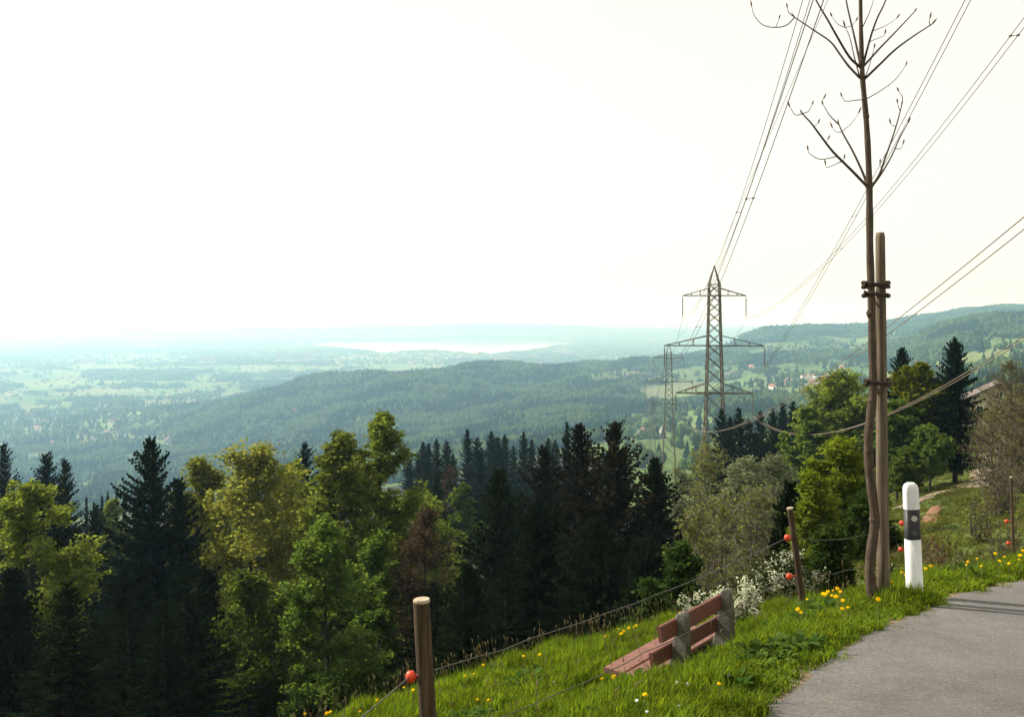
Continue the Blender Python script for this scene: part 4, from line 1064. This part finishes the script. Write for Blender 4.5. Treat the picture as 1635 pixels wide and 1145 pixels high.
BR = [  # pixel polylines, radius px at start, depth drift in metres at the tip
 ([(1387, 300), (1360, 272), (1330, 242), (1310, 216), (1295, 196), (1281, 181)], 2.4, -.25),
 ([(1281, 181), (1270, 183), (1261, 170)], .9, -.3), ([(1281, 181), (1291, 177), (1297, 166)], .9, -.2),
 ([(1330, 253), (1310, 254), (1293, 245), (1290, 239)], .9, -.3), ([(1337, 261), (1322, 267), (1318, 262)], .8, -.1), ([(1338, 262), (1346, 257), (1348, 252)], .7, -.1),
 ([(1312, 227), (1318, 227), (1322, 222)], .7, -.1), ([(1296, 201), (1302, 200), (1306, 196)], .7, -.1),
 ([(1386, 298), (1376, 272), (1362, 242), (1346, 213), (1339, 197)], 2.2, .2), ([(1339, 199), (1325, 184), (1314, 166)], 1.2, .25), ([(1314, 166), (1313, 160), (1315, 157)], .8, .25),
 ([(1344, 212), (1335, 210), (1329, 203)], .7, .2), ([(1344, 211), (1360, 196), (1371, 180)], .7, .1),
 ([(1390, 300), (1404, 278), (1414, 250), (1424, 222), (1434, 190), (1440, 166)], 1.9, .15), ([(1440, 168), (1441, 155), (1435, 145)], .9, .2), ([(1437, 176), (1434, 168), (1433, 163)], .7, .1),
 ([(1391, 300), (1408, 276), (1424, 248), (1437, 219), (1450, 196)], 1.6, -.2), ([(1430, 236), (1438, 237), (1442, 229)], .8, -.1), ([(1409, 272), (1405, 263), (1405, 259)], .7, 0),
 ([(1431, 204), (1424, 199), (1422, 196)], .7, .1),
 ([(1373, 124), (1355, 105), (1341, 86), (1326, 66), (1300, 48), (1269, 27)], 2.3, .3), ([(1269, 28), (1255, 40), (1236, 43), (1218, 39), (1205, 25), (1200, 9)], 1.1, .4), ([(1269, 27), (1260, 20), (1257, 11)], .9, .3), ([(1238, 42), (1242, 35), (1244, 29)], .7, .3),
 ([(1374, 107), (1356, 90), (1335, 55), (1321, 30), (1306, 5), (1290, -25)], 2.2, -.25),
 ([(1374, 104), (1365, 62), (1352, 5), (1346, -35)], 2.0, .3), ([(1372, 124), (1364, 90), (1357, 60), (1349, 41)], 1.1, -.1), ([(1350, 44), (1338, 38), (1328, 25)], .7, -.1), ([(1351, 44), (1360, 40), (1367, 32)], .7, 0),
 ([(1378, 104), (1389, 62), (1400, 30), (1412, 5), (1422, -25)], 1.9, -.3), ([(1396, 48), (1415, 40), (1432, 28)], .7, -.1),
 ([(1378, 106), (1405, 76), (1433, 47), (1461, 17)], 1.9, .25),
 ([(1380, 126), (1405, 102), (1430, 78), (1460, 56), (1488, 38)], 2.1, -.3), ([(1484, 41), (1484, 33), (1485, 28)], .8, -.3),
 ([(1382, 158), (1405, 145), (1430, 126), (1446, 104)], .9, .2), ([(1380, 158), (1362, 160), (1350, 161), (1344, 153)], .9, -.15),
 ([(1377, 65), (1395, 63), (1410, 57), (1413, 53)], .8, .1), ([(1381, 135), (1388, 105), (1396, 75)], .9, -.1), ([(1376, 45), (1388, 20), (1396, -5)], .9, .1), ([(1373, -20), (1350, -50), (1335, -80)], 1.5, .2), ([(1374, -30), (1395, -60), (1410, -95)], 1.5, -.2),
]
SAMP = []
for pl, r0, dd in BR:
    n = len(pl); big = r0 >= 1.5
    def dof(k, d0): return TDs + d0 + (dd - d0) * (k / (n - 1)) ** 1.2
    d0 = 0.0
    if not big:
        near = [q for q in SAMP if (q[0] - pl[0][0]) ** 2 + (q[1] - pl[0][1]) ** 2 < 14 ** 2]
        if near:
            q = min(near, key=lambda q: (q[0] - pl[0][0]) ** 2 + (q[1] - pl[0][1]) ** 2)
            pl = [(q[0], q[1])] + list(pl[1:]); d0 = q[2] - TDs; dd = d0 + (dd - d0) * .4
    p3 = [pt(a, b, dof(k, d0)) - base for k, (a, b) in enumerate(pl)]
    s4 = smooth_line([p + base for p in p3], 8)
    SAMP += [(CX + F * p.x / p.y, HY - F * p.z / p.y, p.y) for p in s4]
    s3 = smooth_line(p3, 4)
    m = MB(); r_ = r0 * .00495
    m.tube(s3, np.linspace(r_, r_ * .42, len(s3)), 6)
    br = m.build('branch', M['youngbark'], sap, smooth=True)
    tip = s3[-1]; d = (s3[-1] - s3[-3]).normalized(); d = (d + Vector((0, 0, .5))).normalized()
    m = MB(); ln = random.uniform(.032, .055)
    m.tube([tip - d * .004, tip + d * ln * .25, tip + d * ln * .6, tip + d * ln], [.003, .0065, .006, .0015], 6)
    m.build('bud', M['bud'], br, smooth=True)
def tie(py, label_seed, loops=2):
    m = MB(); g = np.random.default_rng(label_seed)
    a = pt(float(np.interp(py, [455, 610], [1391, 1394])), py, TDs); b = pt(float(np.interp(py, [455, 610], [1406, 1407.5])), py, TD)
    for l in range(loops):
        pts = []
        for k in range(33):
            t = k / 32 * 2 * math.pi
            c = (a + b) / 2; hx = (b.x - a.x) / 2 + .052
            pts.append(c + Vector((math.cos(t) * hx, math.sin(t) * .085, .012 * math.sin(t * 2 + l) + l * .022 - .01 + g.normal(0, .002))) - stake_base)
        m.tube(pts, .011, 6, cap=False)
    e = a - stake_base + Vector((-.05, -.05, 0))
    m.tube([e, e + Vector((-.02, -.01, .02)), e + Vector((-.025, -.01, -.03))], .012, 6)
    m.build('rope_tie', M['rope'], st, smooth=True)
tie(455, 1, 2); tie(469, 2, 1); tie(611, 3, 2)

# ------------------------------------------------------------------ bollard
bp_ = pt(1461, 944, 8.1); bp_.z = hz(bp_.x, bp_.y)
tp_ = pt(1453.5, 771, 8.1)
Hb = tp_.z - bp_.z
bo = thing('road_marker_post', 'white roadside marker post with black band and two round reflectors', 'marker post', bp_)
bo.rotation_euler = (0, -math.atan2(bp_.x - tp_.x, Hb), 0)
W2 = .058
def ring(z, sx=1., sy=1.):
    return [(W2 * sx * c, W2 * .82 * sy * s, z) for c, s in ((math.copysign(abs(math.cos(t)) ** .6, math.cos(t)), math.copysign(abs(math.sin(t)) ** .6, math.sin(t))) for t in np.linspace(0, 2 * math.pi, 24, endpoint=False))]
def rings(lst, mat, name):
    m = MB(); v = np.concatenate([ring(*r_) for r_ in lst]); n = 24
    m.add(v, [[i * n + k, i * n + (k + 1) % n, (i + 1) * n + (k + 1) % n, (i + 1) * n + k] for i in range(len(lst) - 1) for k in range(n)])
    m.f.setdefault(n, []).append(np.array([list(range(n))]) + (len(lst) - 1) * n)
    return m.build(name, mat, bo, smooth=False)
zb0, zb1 = Hb * .515, Hb * .775
rings([(-.2, 1.10, 1.1), (zb0, 1.03, 1.03)], M['white_plastic'], 'shaft')
rings([(zb0, 1.015, 1.015), (zb1, 1.0, 1.0)], M['black_band'], 'black_band')
rings([(zb1, 1.02, 1.02), (Hb - .075, 1.0, 1.0), (Hb - .04, .96, .96), (Hb - .015, .8, .8), (Hb, .5, .5), (Hb + .003, .1, .1)], M['white_plastic'], 'cap')
for o_ in bo.children:
    for p_ in o_.data.polygons: p_.use_smooth = True
for zf, mt in ((.70, 'reflector'), (.575, 'reflector_dull')):
    m = MB(); n = 20
    for r0_, r1_, yy in ((0, .010, -.006), (.010, .013, -.004), (.013, .023, -.006)):
        a = np.linspace(0, 6.2832, n, endpoint=False)
        v = np.concatenate([np.stack([r_ * np.cos(a), np.full(n, yy), r_ * np.sin(a)], 1) for r_ in (max(r0_, .0005), r1_)])
        m.add(v, [[k, (k + 1) % n, n + (k + 1) % n, n + k] for k in range(n)])
    a = np.linspace(0, 6.2832, n, endpoint=False)
    v = np.concatenate([np.stack([.023 * np.cos(a), np.full(n, yy), .023 * np.sin(a)], 1) for yy in (-.006, .012)])
    m.add(v, [[k, (k + 1) % n, n + (k + 1) % n, n + k] for k in range(n)])
    m.build('reflector', M[mt], bo, (0, -W2 * .82 * 1.0 - .002, Hb * zf))

# ------------------------------------------------------------------ fence
def fence_post(px_t, py_t, px_b, D, r, label, ins_side=(-1,), ins_px=()):
    t = pt(px_t, py_t, D); b = pt(px_b, py_t, D); b.y = D; b.z = hz(b.x, b.y)
    o = thing('fence_post', label, 'fence post', b, 0, 'posts of the pasture fence')
    g = np.random.default_rng(int(px_t)); d = t - b
    m = MB(); n = 12
    pts = [d * k + Vector((g.normal(0, r * .05), g.normal(0, r * .05), 0)) for k in (-.2, 0, .25, .5, .75, .988)]
    m.tube(pts, [r * 1.06, r * 1.05, r * 1.03, r, r * .98, r * .97], n, cap=False); m.build('shaft', M['post'], o, smooth=True)
    m = MB(); dn = d.normalized()
    m.tube([d * .985, d * .994, d, d + dn * .002], [r * .985, r * .99, r * .93, r * .3], n); m.build('cut_top', M['cutwood'], o)
    pos = []
    for px, py in ins_px:
        ip = pt(px, py, D - .03)
        i_ = MB(); c = ip - b
        i_.lathe([(.004, -.030), (.020, -.028), (.027, -.012), (.030, .0), (.027, .014), (.018, .027), (.004, .030)], 12, c)
        t_ = (c.z) / d.z
        i_.tube([c, d * t_], .006, 6)
        i_.build('insulator', M['insulator'], o, smooth=True); pos.append(ip)
    return pos
I1 = fence_post(673, 957, 692, 5.5, .047, 'stout brown fence post with pale cut top by the grass crest', ins_px=((656, 1081), (668, 1200)))
I2 = fence_post(1261, 811, 1286, 9.6, .031, 'leaning dark fence post between bench and stake', ins_px=((1257, 859), (1260, 921)))
I3 = fence_post(1455, 800, 1460, 12.0, .04, 'fence post hidden behind the white marker post', ins_px=((1440, 836), (1438, 878)))
I4 = fence_post(1614.5, 761, 1620, 16.0, .021, 'thin grey fence post among the bare shrubs', ins_px=((1607, 833), (1610, 868)))
I0 = [Vector((-1.75, 2.6, -2.0)), Vector((-1.75, 2.6, -2.5))]
b0 = Vector((-1.70, 2.62, hz(-1.7, 2.62)))
o = thing('fence_post', 'fence post where the wire runs down along the crest', 'fence post', b0, 0, 'posts of the pasture fence')
m = MB(); m.tube([(0, 0, -.2), (0, 0, .6), (0, 0, 1.25)], [.05, .048, .047], 12); m.build('shaft', M['post'], o, smooth=True)
I5 = [Vector((24, 21, hz(24, 21) + .9)), Vector((24, 21, hz(24, 21) + .5))]
b5 = Vector((24.06, 21, hz(24, 21)))
o = thing('fence_post', 'fence post further along the verge beyond the bare shrubs', 'fence post', b5, 0, 'posts of the pasture fence')
m = MB(); m.tube([(0, 0, -.2), (0, 0, .6), (0, 0, 1.15)], [.05, .048, .047], 12); m.build('shaft', M['post'], o, smooth=True)
spans = ('running down along the crest from the stout post', 'in front of the bench', 'from the leaning post past the stake', 'behind the marker post along the verge', 'past the thin post out along the verge')
Iall = [I0, I1, I2, I3, I4, I5]
for k in range(5):
    for lvl in (0, 1):
        m = MB(); pts_ = sag_line(Iall[k][lvl], Iall[k + 1][lvl], .05 + .02 * k if k != 1 else .07, 20)
        org = pts_[0].copy()
        g = np.random.default_rng(k * 2 + lvl)
        m.tube([p - org + Vector((0, 0, g.normal(0, .004))) for p in pts_], .0036 if k < 2 else .0034, 5)
        tag(m.build('fence_wire', M['wire'], None, org, smooth=True), '%s electric fence wire %s' % (('upper', 'lower')[lvl], spans[k]), 'wire', 'wires of the pasture fence')

# ------------------------------------------------------------------ bench
ux = Vector((.593, .805, 0)); vx = Vector((-.805, .593, 0)); zx = Vector((0, 0, 1))
B0 = Vector((1.39, 8.02, 0))                      # first leg
SEAT = -2.88
bb = Vector((1.62, 8.30, hz(1.62, 8.30)))
be = thing('bench', 'red plank bench on two grey concrete supports behind the fence', 'bench', bb)
rotb = Matrix((ux, vx, zx)).transposed().to_4x4()
def bl(a, b, z): return B0 + ux * a + vx * b + Vector((0, 0, z)) - bb
def plank(a0, a1, b, z, th_, wd, tilt, name, mat, seed):
    g = np.random.default_rng(seed)
    rot = rotb @ Matrix.Rotation(tilt, 4, 'X')
    m = MB(); n = 10; e = .008
    sec = [(-th_ / 2 + e, -wd / 2), (th_ / 2 - e, -wd / 2), (th_ / 2, -wd / 2 + e), (th_ / 2, wd / 2 - e), (th_ / 2 - e, wd / 2), (-th_ / 2 + e, wd / 2), (-th_ / 2, wd / 2 - e), (-th_ / 2, -wd / 2 + e)]
    v = []
    for k in range(n):
        a = -(a1 - a0) / 2 + (a1 - a0) * k / (n - 1)
        w_ = .0012 * math.sin(k * 1.1 + seed)
        for y_, z_ in sec: v.append(rot @ Vector((a, y_, z_ + w_)))
    c = bl((a0 + a1) / 2, b, z)
    v = [p + c for p in v]
    m.add([tuple(p) for p in v], [[i * 8 + k, i * 8 + (k + 1) % 8, (i + 1) * 8 + (k + 1) % 8, (i + 1) * 8 + k] for i in range(n - 1) for k in range(8)])
    m.f.setdefault(8, []).append(np.array([list(range(8))[::-1]])); m.f[8].append(np.array([list(range(8))]) + (n - 1) * 8)
    m.build(name, M[mat], be)
plank(-.30, .98, .075, SEAT + .355, .038, .125, R(-10), 'back_plank', 'plank', 1)
plank(-.34, .98, .125, SEAT + .155, .038, .115, R(-10), 'back_plank', 'plank', 2)
plank(-.38, 1.02, .26, SEAT, .17, .04, R(4), 'seat_plank', 'seatplank', 3)
plank(-.38, 1.02, .45, SEAT + .008, .18, .04, R(4), 'seat_plank', 'seatplank', 4)
for a in (0, .84):
    m = MB(); th_ = .085
    # side outline in (v, z): support post leaning back with a foot and an arm under the seat
    out = [(.0, SEAT + .45), (.035, SEAT + .475), (.07, SEAT + .47), (.10, SEAT + .44), (.115, SEAT + .26), (.15, SEAT + .09), (.175, SEAT - .03), (.55, SEAT - .03), (.55, SEAT - .12), (.30, SEAT - .16), (.26, SEAT - .9), (.02, SEAT - .9), (-.005, SEAT - .2), (-.01, SEAT + .2)]
    n = len(out)
    for sgn in (0,):
        v = [bl(a - th_ / 2, b - .02, z) for b, z in out] + [bl(a + th_ / 2, b - .02, z) for b, z in out]
        inset = .012
        m.add([tuple(p) for p in v], [[k, (k + 1) % n, n + (k + 1) % n, n + k] for k in range(n)])
        m.f.setdefault(n, []).append(np.array([list(range(n))[::-1]])); m.f[n].append(np.array([list(range(n))]) + n)
    o = m.build('support', M['concrete'], be)
    bm_ = o.modifiers.new('bevel', 'BEVEL'); bm_.width = .015; bm_.segments = 2; bm_.limit_method = 'ANGLE'

# ------------------------------------------------------------------ grass and flowers
def tuft(seed, n, h, spread, wd):
    g = np.random.default_rng(seed); v = []
    for k in range(n):
        a = g.uniform(0, 6.28); r_ = spread * g.random() ** .5
        b = np.array([math.cos(a) * r_, math.sin(a) * r_, -.01]); hh = h * g.uniform(.5, 1.15)
        la = g.uniform(0, 6.28); ln = np.array([math.cos(la), math.sin(la), 0]) * hh * g.uniform(.1, .6)
        w_ = np.array([-math.sin(la), math.cos(la), 0]) * wd * g.uniform(.7, 1.3)
        m1 = b + ln * .25 + np.array([0, 0, hh * .55]); tp = b + ln + np.array([0, 0, hh * (1 - .12)])
        v.append((b - w_, b + w_, m1 + w_ * .8, m1 - w_ * .8, tp))
    n_ = len(v); V_ = np.array(v).reshape(-1, 3); i = np.arange(n_)[:, None] * 5
    return mesh_np('grass_tuft', V_, [i + np.array([[0, 1, 2, 3]]), i + np.array([[3, 2, 4]])], M['grass'])
T1 = bpy.data.objects.new('grass_tuft_source', tuft(1, 22, .105, .07, .0042))
T2 = bpy.data.objects.new('grass_tuft_source', tuft(2, 18, .165, .08, .0046))
n = 210000
gx = rng.uniform(-4.5, 13, n); gy = rng.uniform(1.5, 22, n)
s_, _ = edge_dist(gx, gy)
den = np.where(s_ < 5.0, 1.0, .3)
edge_j = .0 + .06 * wav(gx, gy, 51, .6) + .04 * wav(gx, gy, 54, .17) + rng.normal(0, .05, n)
k = (s_ > edge_j) & (s_ < 10) & (np.abs(gx / gy) < .62) & (rng.random(n) < den) & (gy > 2.2)
gx, gy, s_ = gx[k], gy[k], s_[k]
pat = wav(gx, gy, 52, .9) + .6 * wav(gx, gy, 53, .35)
big = (pat + rng.normal(0, .5, len(gx))) > .7
hs_ = (.6 + .4 * np.clip(s_ / .5, 0, 1)) * (1 + .28 * np.clip(pat, -1.2, 1.6)) * rng.uniform(.75, 1.2, len(gx))
hs_ = hs_ * (1 - .62 * np.exp(-(((gx - 1.2) / .85) ** 2 + ((gy - 7.3) / 1.1) ** 2)))
gz = height(gx, gy)
P_ = np.stack([gx, gy, gz], 1); S_ = np.stack([np.ones(len(gx)) * rng.uniform(.85, 1.25, len(gx)), np.ones(len(gx)), hs_], 1)
rz_ = rng.uniform(0, 6.28, len(gx)); tl_ = rng.normal(0, .12, (len(gx), 2))
print('tufts', len(gx))
o = scatter('grass', P_[~big], S_[~big], rz_[~big], T1, tl_[~big]); tag(o, 'short fresh green grass on the roadside bank', 'grass')
o = scatter('tall_grass', P_[big], S_[big], rz_[big], T2, tl_[big]); tag(o, 'taller tussocky green grass on the roadside bank', 'grass')
T3 = bpy.data.objects.new('slope_tuft_source', tuft(3, 16, .105, .08, .006)); T3.data.materials[0] = M['slopegrass']
n = 30000
ld = np.sqrt(rng.uniform(20 ** 2, 120 ** 2, n)); lpx = rng.uniform(1250, 1760, n); lx = (lpx - CX) / F * ld
ls, _ = edge_dist(lx, ld); lk = ls > 9
lx, ld = lx[lk], ld[lk]; lz_ = height(lx, ld); sc_ = rng.uniform(1.2, 3.2, len(lx)) * (.75 + .35 * np.clip(wav(lx, ld, 57, 5), -1, 1.5))
o = scatter('slope_grass', np.stack([lx, ld, lz_], 1), np.stack([sc_ * 1.6, sc_ * 1.6, sc_ * .8], 1), rng.uniform(0, 6.28, len(lx)), T3, rng.normal(0, .2, (len(lx), 2))); tag(o, 'rough olive grass on the slope around the track', 'grass')
# seeded stalks along the crest
g = np.random.default_rng(9); m = MB()
for k in range(1100):
    x_ = g.uniform(-3, 7); y_ = g.uniform(5, 14); s1, _ = edge_dist(x_, y_)
    if not (2.4 < s1[0] < 6 or (.15 < s1[0] < 2.4 and g.random() < .35)): continue
    b = np.array([x_, y_, hz(x_, y_)]); h_ = g.uniform(.22, .42); ln = g.normal(0, .06, 2)
    p = [b, b + np.array([ln[0] * .4, ln[1] * .4, h_ * .6]), b + np.array([ln[0], ln[1], h_])]
    m.tube(p, [.002, .0016, .0012], 3, cap=False); m.tube([p[2], p[2] + np.array([0, 0, .02]), p[2] + np.array([ln[0] * .2, 0, .045])], [.002, .006, .001], 4, cap=False)
kind(tag(m.build('grass_stalk', M['drygrass']), 'thin dry seed stalks standing along the grassy crest', 'grass'), 'stuff')
# broad-leaved weeds between the grass
wm = MB(); g = np.random.default_rng(14)
for k in range(9):
    a = k * .698 + g.normal(0, .2); d = np.array([math.cos(a), math.sin(a), 0]); q = np.array([-d[1], d[0], 0]); ln = g.uniform(.08, .15); up_ = g.uniform(.03, .09)
    wm.add([d * .01, d * ln * .45 - q * .022 + [0, 0, up_], d * ln * .45 + q * .022 + [0, 0, up_], d * ln * .8 - q * .018 + [0, 0, up_ * 1.1], d * ln * .8 + q * .018 + [0, 0, up_ * 1.1], d * ln + [0, 0, up_ * .9]], [[0, 1, 2], [1, 3, 2], [2, 3, 4], [3, 5, 4]])
WD = bpy.data.objects.new('weed_source', wm.mesh('weed', M['shrubleaf']))
n = 9000; wx = rng.uniform(-3, 9, n); wy = rng.uniform(3, 14, n); ws, _ = edge_dist(wx, wy)
wk = (ws > .1) & (ws < 5) & (wav(wx, wy, 58, 1.4) + rng.normal(0, .3, n) > 1.0); wx, wy = wx[wk], wy[wk]
wsc = rng.uniform(.6, 1.35, len(wx))
o = scatter('weeds', np.stack([wx, wy, height(wx, wy) + .02], 1), np.stack([wsc] * 3, 1), rng.uniform(0, 6.28, len(wx)), WD, rng.normal(0, .15, (len(wx), 2))); tag(o, 'darker broad-leaved weeds growing through the bank grass', 'weeds')
# grit along the shoulder
pm = MB(); g = np.random.default_rng(12)
v = g.normal(0, 1, (8, 3)); 
pm.box((0, 0, 0), (1, .8, .55)); peb = bpy.data.objects.new('grit_source', pm.mesh('grit', M['gravel']))
n = 2600; kk = g.integers(0, len(ep), n); off = g.normal(.10, .16, n)
px_ = ep[kk] + nr[kk] * off[:, None] + g.normal(0, .02, (n, 2))
pz_ = np.maximum(road_z(px_[:, 1]) - .006, -99) + np.clip(off - .05, 0, .1) * .08
sz = g.uniform(.003, .010, n)
o = scatter('grit', np.concatenate([px_, pz_[:, None]], 1), np.stack([sz, sz, sz], 1), g.uniform(0, 6.28, n), peb); tag(o, 'loose grit and dry crumbs along the road edge', 'grit')

def flower_meshes(nm, np_, r, mat, lay=2, seed=0):
    g = np.random.default_rng(seed); m = MB()
    for l in range(lay):
        for k in range(np_):
            a = k * 6.283 / np_ + l * .2 + g.normal(0, .05); rr_ = r * (1 - .3 * l); w_ = r * .2
            d = np.array([math.cos(a), math.sin(a), 0]); q = np.array([-d[1], d[0], 0]) * w_
            z0 = .003 + l * .004; up_ = .002 + l * .004
            m.add([d * .002 + [0, 0, z0], d * rr_ * .6 - q + [0, 0, z0 + up_], d * rr_ + [0, 0, z0 + up_ * .5], d * rr_ * .6 + q + [0, 0, z0 + up_]], [[0, 1, 2, 3]])
    m.lathe([(.001, -.008), (r * .3, -.004), (r * .45, .002), (r * .6, .007), (r * .3, .010), (.001, .011)], 8)
    return m.mesh('flower_head', M[mat])
FH = [flower_meshes('d', 16, .025, 'yellow', 2, 1), flower_meshes('d', 14, .021, 'yellow', 2, 2)]
WH = flower_meshes('w', 10, .016, 'white_petal', 1, 3)
sm_ = MB(); sm_.tube([(0, 0, -.02), (.006, .003, .5), (0, 0, 1)], [.004, .0035, .003], 5); STEM = sm_.mesh('stem', M['stem'])
fr = random.Random(8)
def flower(px, py, label, group, head, name, dmin=4.0, dmax=20.0, h=.17):
    # march down the sight line to where the flower head meets its height over the bank
    best = None; cl = None
    for D in np.linspace(dmin, dmax, 400):
        p = at(px, py, D); gz_ = hz(p.x, p.y)
        if p.z - gz_ < h: best = (p, gz_); break
        if cl is None or p.z - gz_ < cl[2]: cl = (p, gz_, p.z - gz_)
    if best is None and cl[2] < .34: best = cl[:2]
    if best is None: print('no bank under flower', px, py, cl[2]); return
    p, gz_ = best; hh = max(p.z - gz_, .06)
    o = thing(name, label, 'flower', (p.x, p.y, gz_), fr.uniform(0, 6.28), group)
    s1 = ob('stem', STEM, o); s1.scale = (1, 1, hh)
    h1 = ob('flower_head', head, o, (0, 0, hh)); h1.rotation_euler = (fr.uniform(-.2, .2), fr.uniform(-.2, .2), fr.uniform(0, 6)); o.rotation_euler.z = 0; h1.rotation_euler = (fr.uniform(.1, .75), fr.uniform(-.5, .1), 0)
    q = fr.uniform(.5, .95); h1.scale = (q, q, q)
CL = {
 ('yellow dandelion at the crest beside the bench', 'dandelions at the crest by the bench'): [(966, 1017), (987, 1005), (996, 1009), (1004, 1004), (1012, 1002), (992, 1013), (1016, 1000), (1086, 980)],
 ('yellow dandelion in the grass below the bench', 'dandelions below the bench'): [(961, 1085), (980, 1082), (1148, 1093), (1030, 1111), (862, 1046)],
 ('yellow dandelion around the leaning fence post', 'dandelions by the leaning post'): [(1274, 974), (1279, 979), (1289, 958), (1318, 950), (1330, 944), (1337, 941), (1328, 952), (1335, 954), (1322, 946), (1314, 949), (1342, 946), (1346, 960), (1354, 971), (1345, 973)],
 ('yellow dandelion at the foot of the stake', 'dandelions by the stake'): [(1402, 958), (1396, 931), (1440, 908), (1440, 915), (1446, 919), (1424, 930)],
 ('yellow dandelion on the verge beyond the marker post', 'dandelions on the far verge'): [(1545, 898), (1543, 903), (1486, 905), (1589, 885), (1596, 897), (1611, 901), (1629, 888), (1627, 895), (1633, 880), (1604, 890), (1478, 909), (1567, 905), (1560, 893)],
 ('yellow dandelion in the grass around the stout post', 'dandelions by the stout post'): [(660, 1103), (645, 1099), (602, 1119), (575, 1137), (522, 1140), (528, 1138), (487, 1141), (762, 1118), (780, 1119), (772, 1063), (836, 1049), (757, 1077), (742, 1080), (690, 1098)],
}
for (lb, gp), pts_ in CL.items():
    for a, b in pts_: flower(a, b, lb, gp, fr.choice(FH), 'dandelion')
for a, b in ((1081, 1091), (1098, 1094), (1033, 1138), (1084, 1128), (918, 1120), (912, 1127), (1017, 1120), (1165, 1080), (884, 1090)):
    flower(a, b, 'tiny white daisy in the grass between bench and road', 'daisies on the bank', WH, 'daisy', h=.1)

# ------------------------------------------------------------------ haze
m = MB(); zt_, zb_ = 95.0, -392.0
m.box((0, 12000, (zt_ + zb_) / 2), (150000, 100000, zt_ - zb_))
mh, N_, L_, o_ = mat_new('haze')
pv = N_.new('ShaderNodeVolumePrincipled')
pv.inputs['Density'].default_value = HAZE_DENSITY
pv.inputs['Color'].default_value = (.42, .75, 1.0, 1)
pv.inputs['Absorption Color'].default_value = (1, 1, 1, 1)
pv.inputs['Anisotropy'].default_value = .4
L_.new(pv.outputs[0], o_.inputs['Volume'])
kind(tag(m.build('haze', mh), 'pale haze filling the valley air', 'haze'), 'stuff')
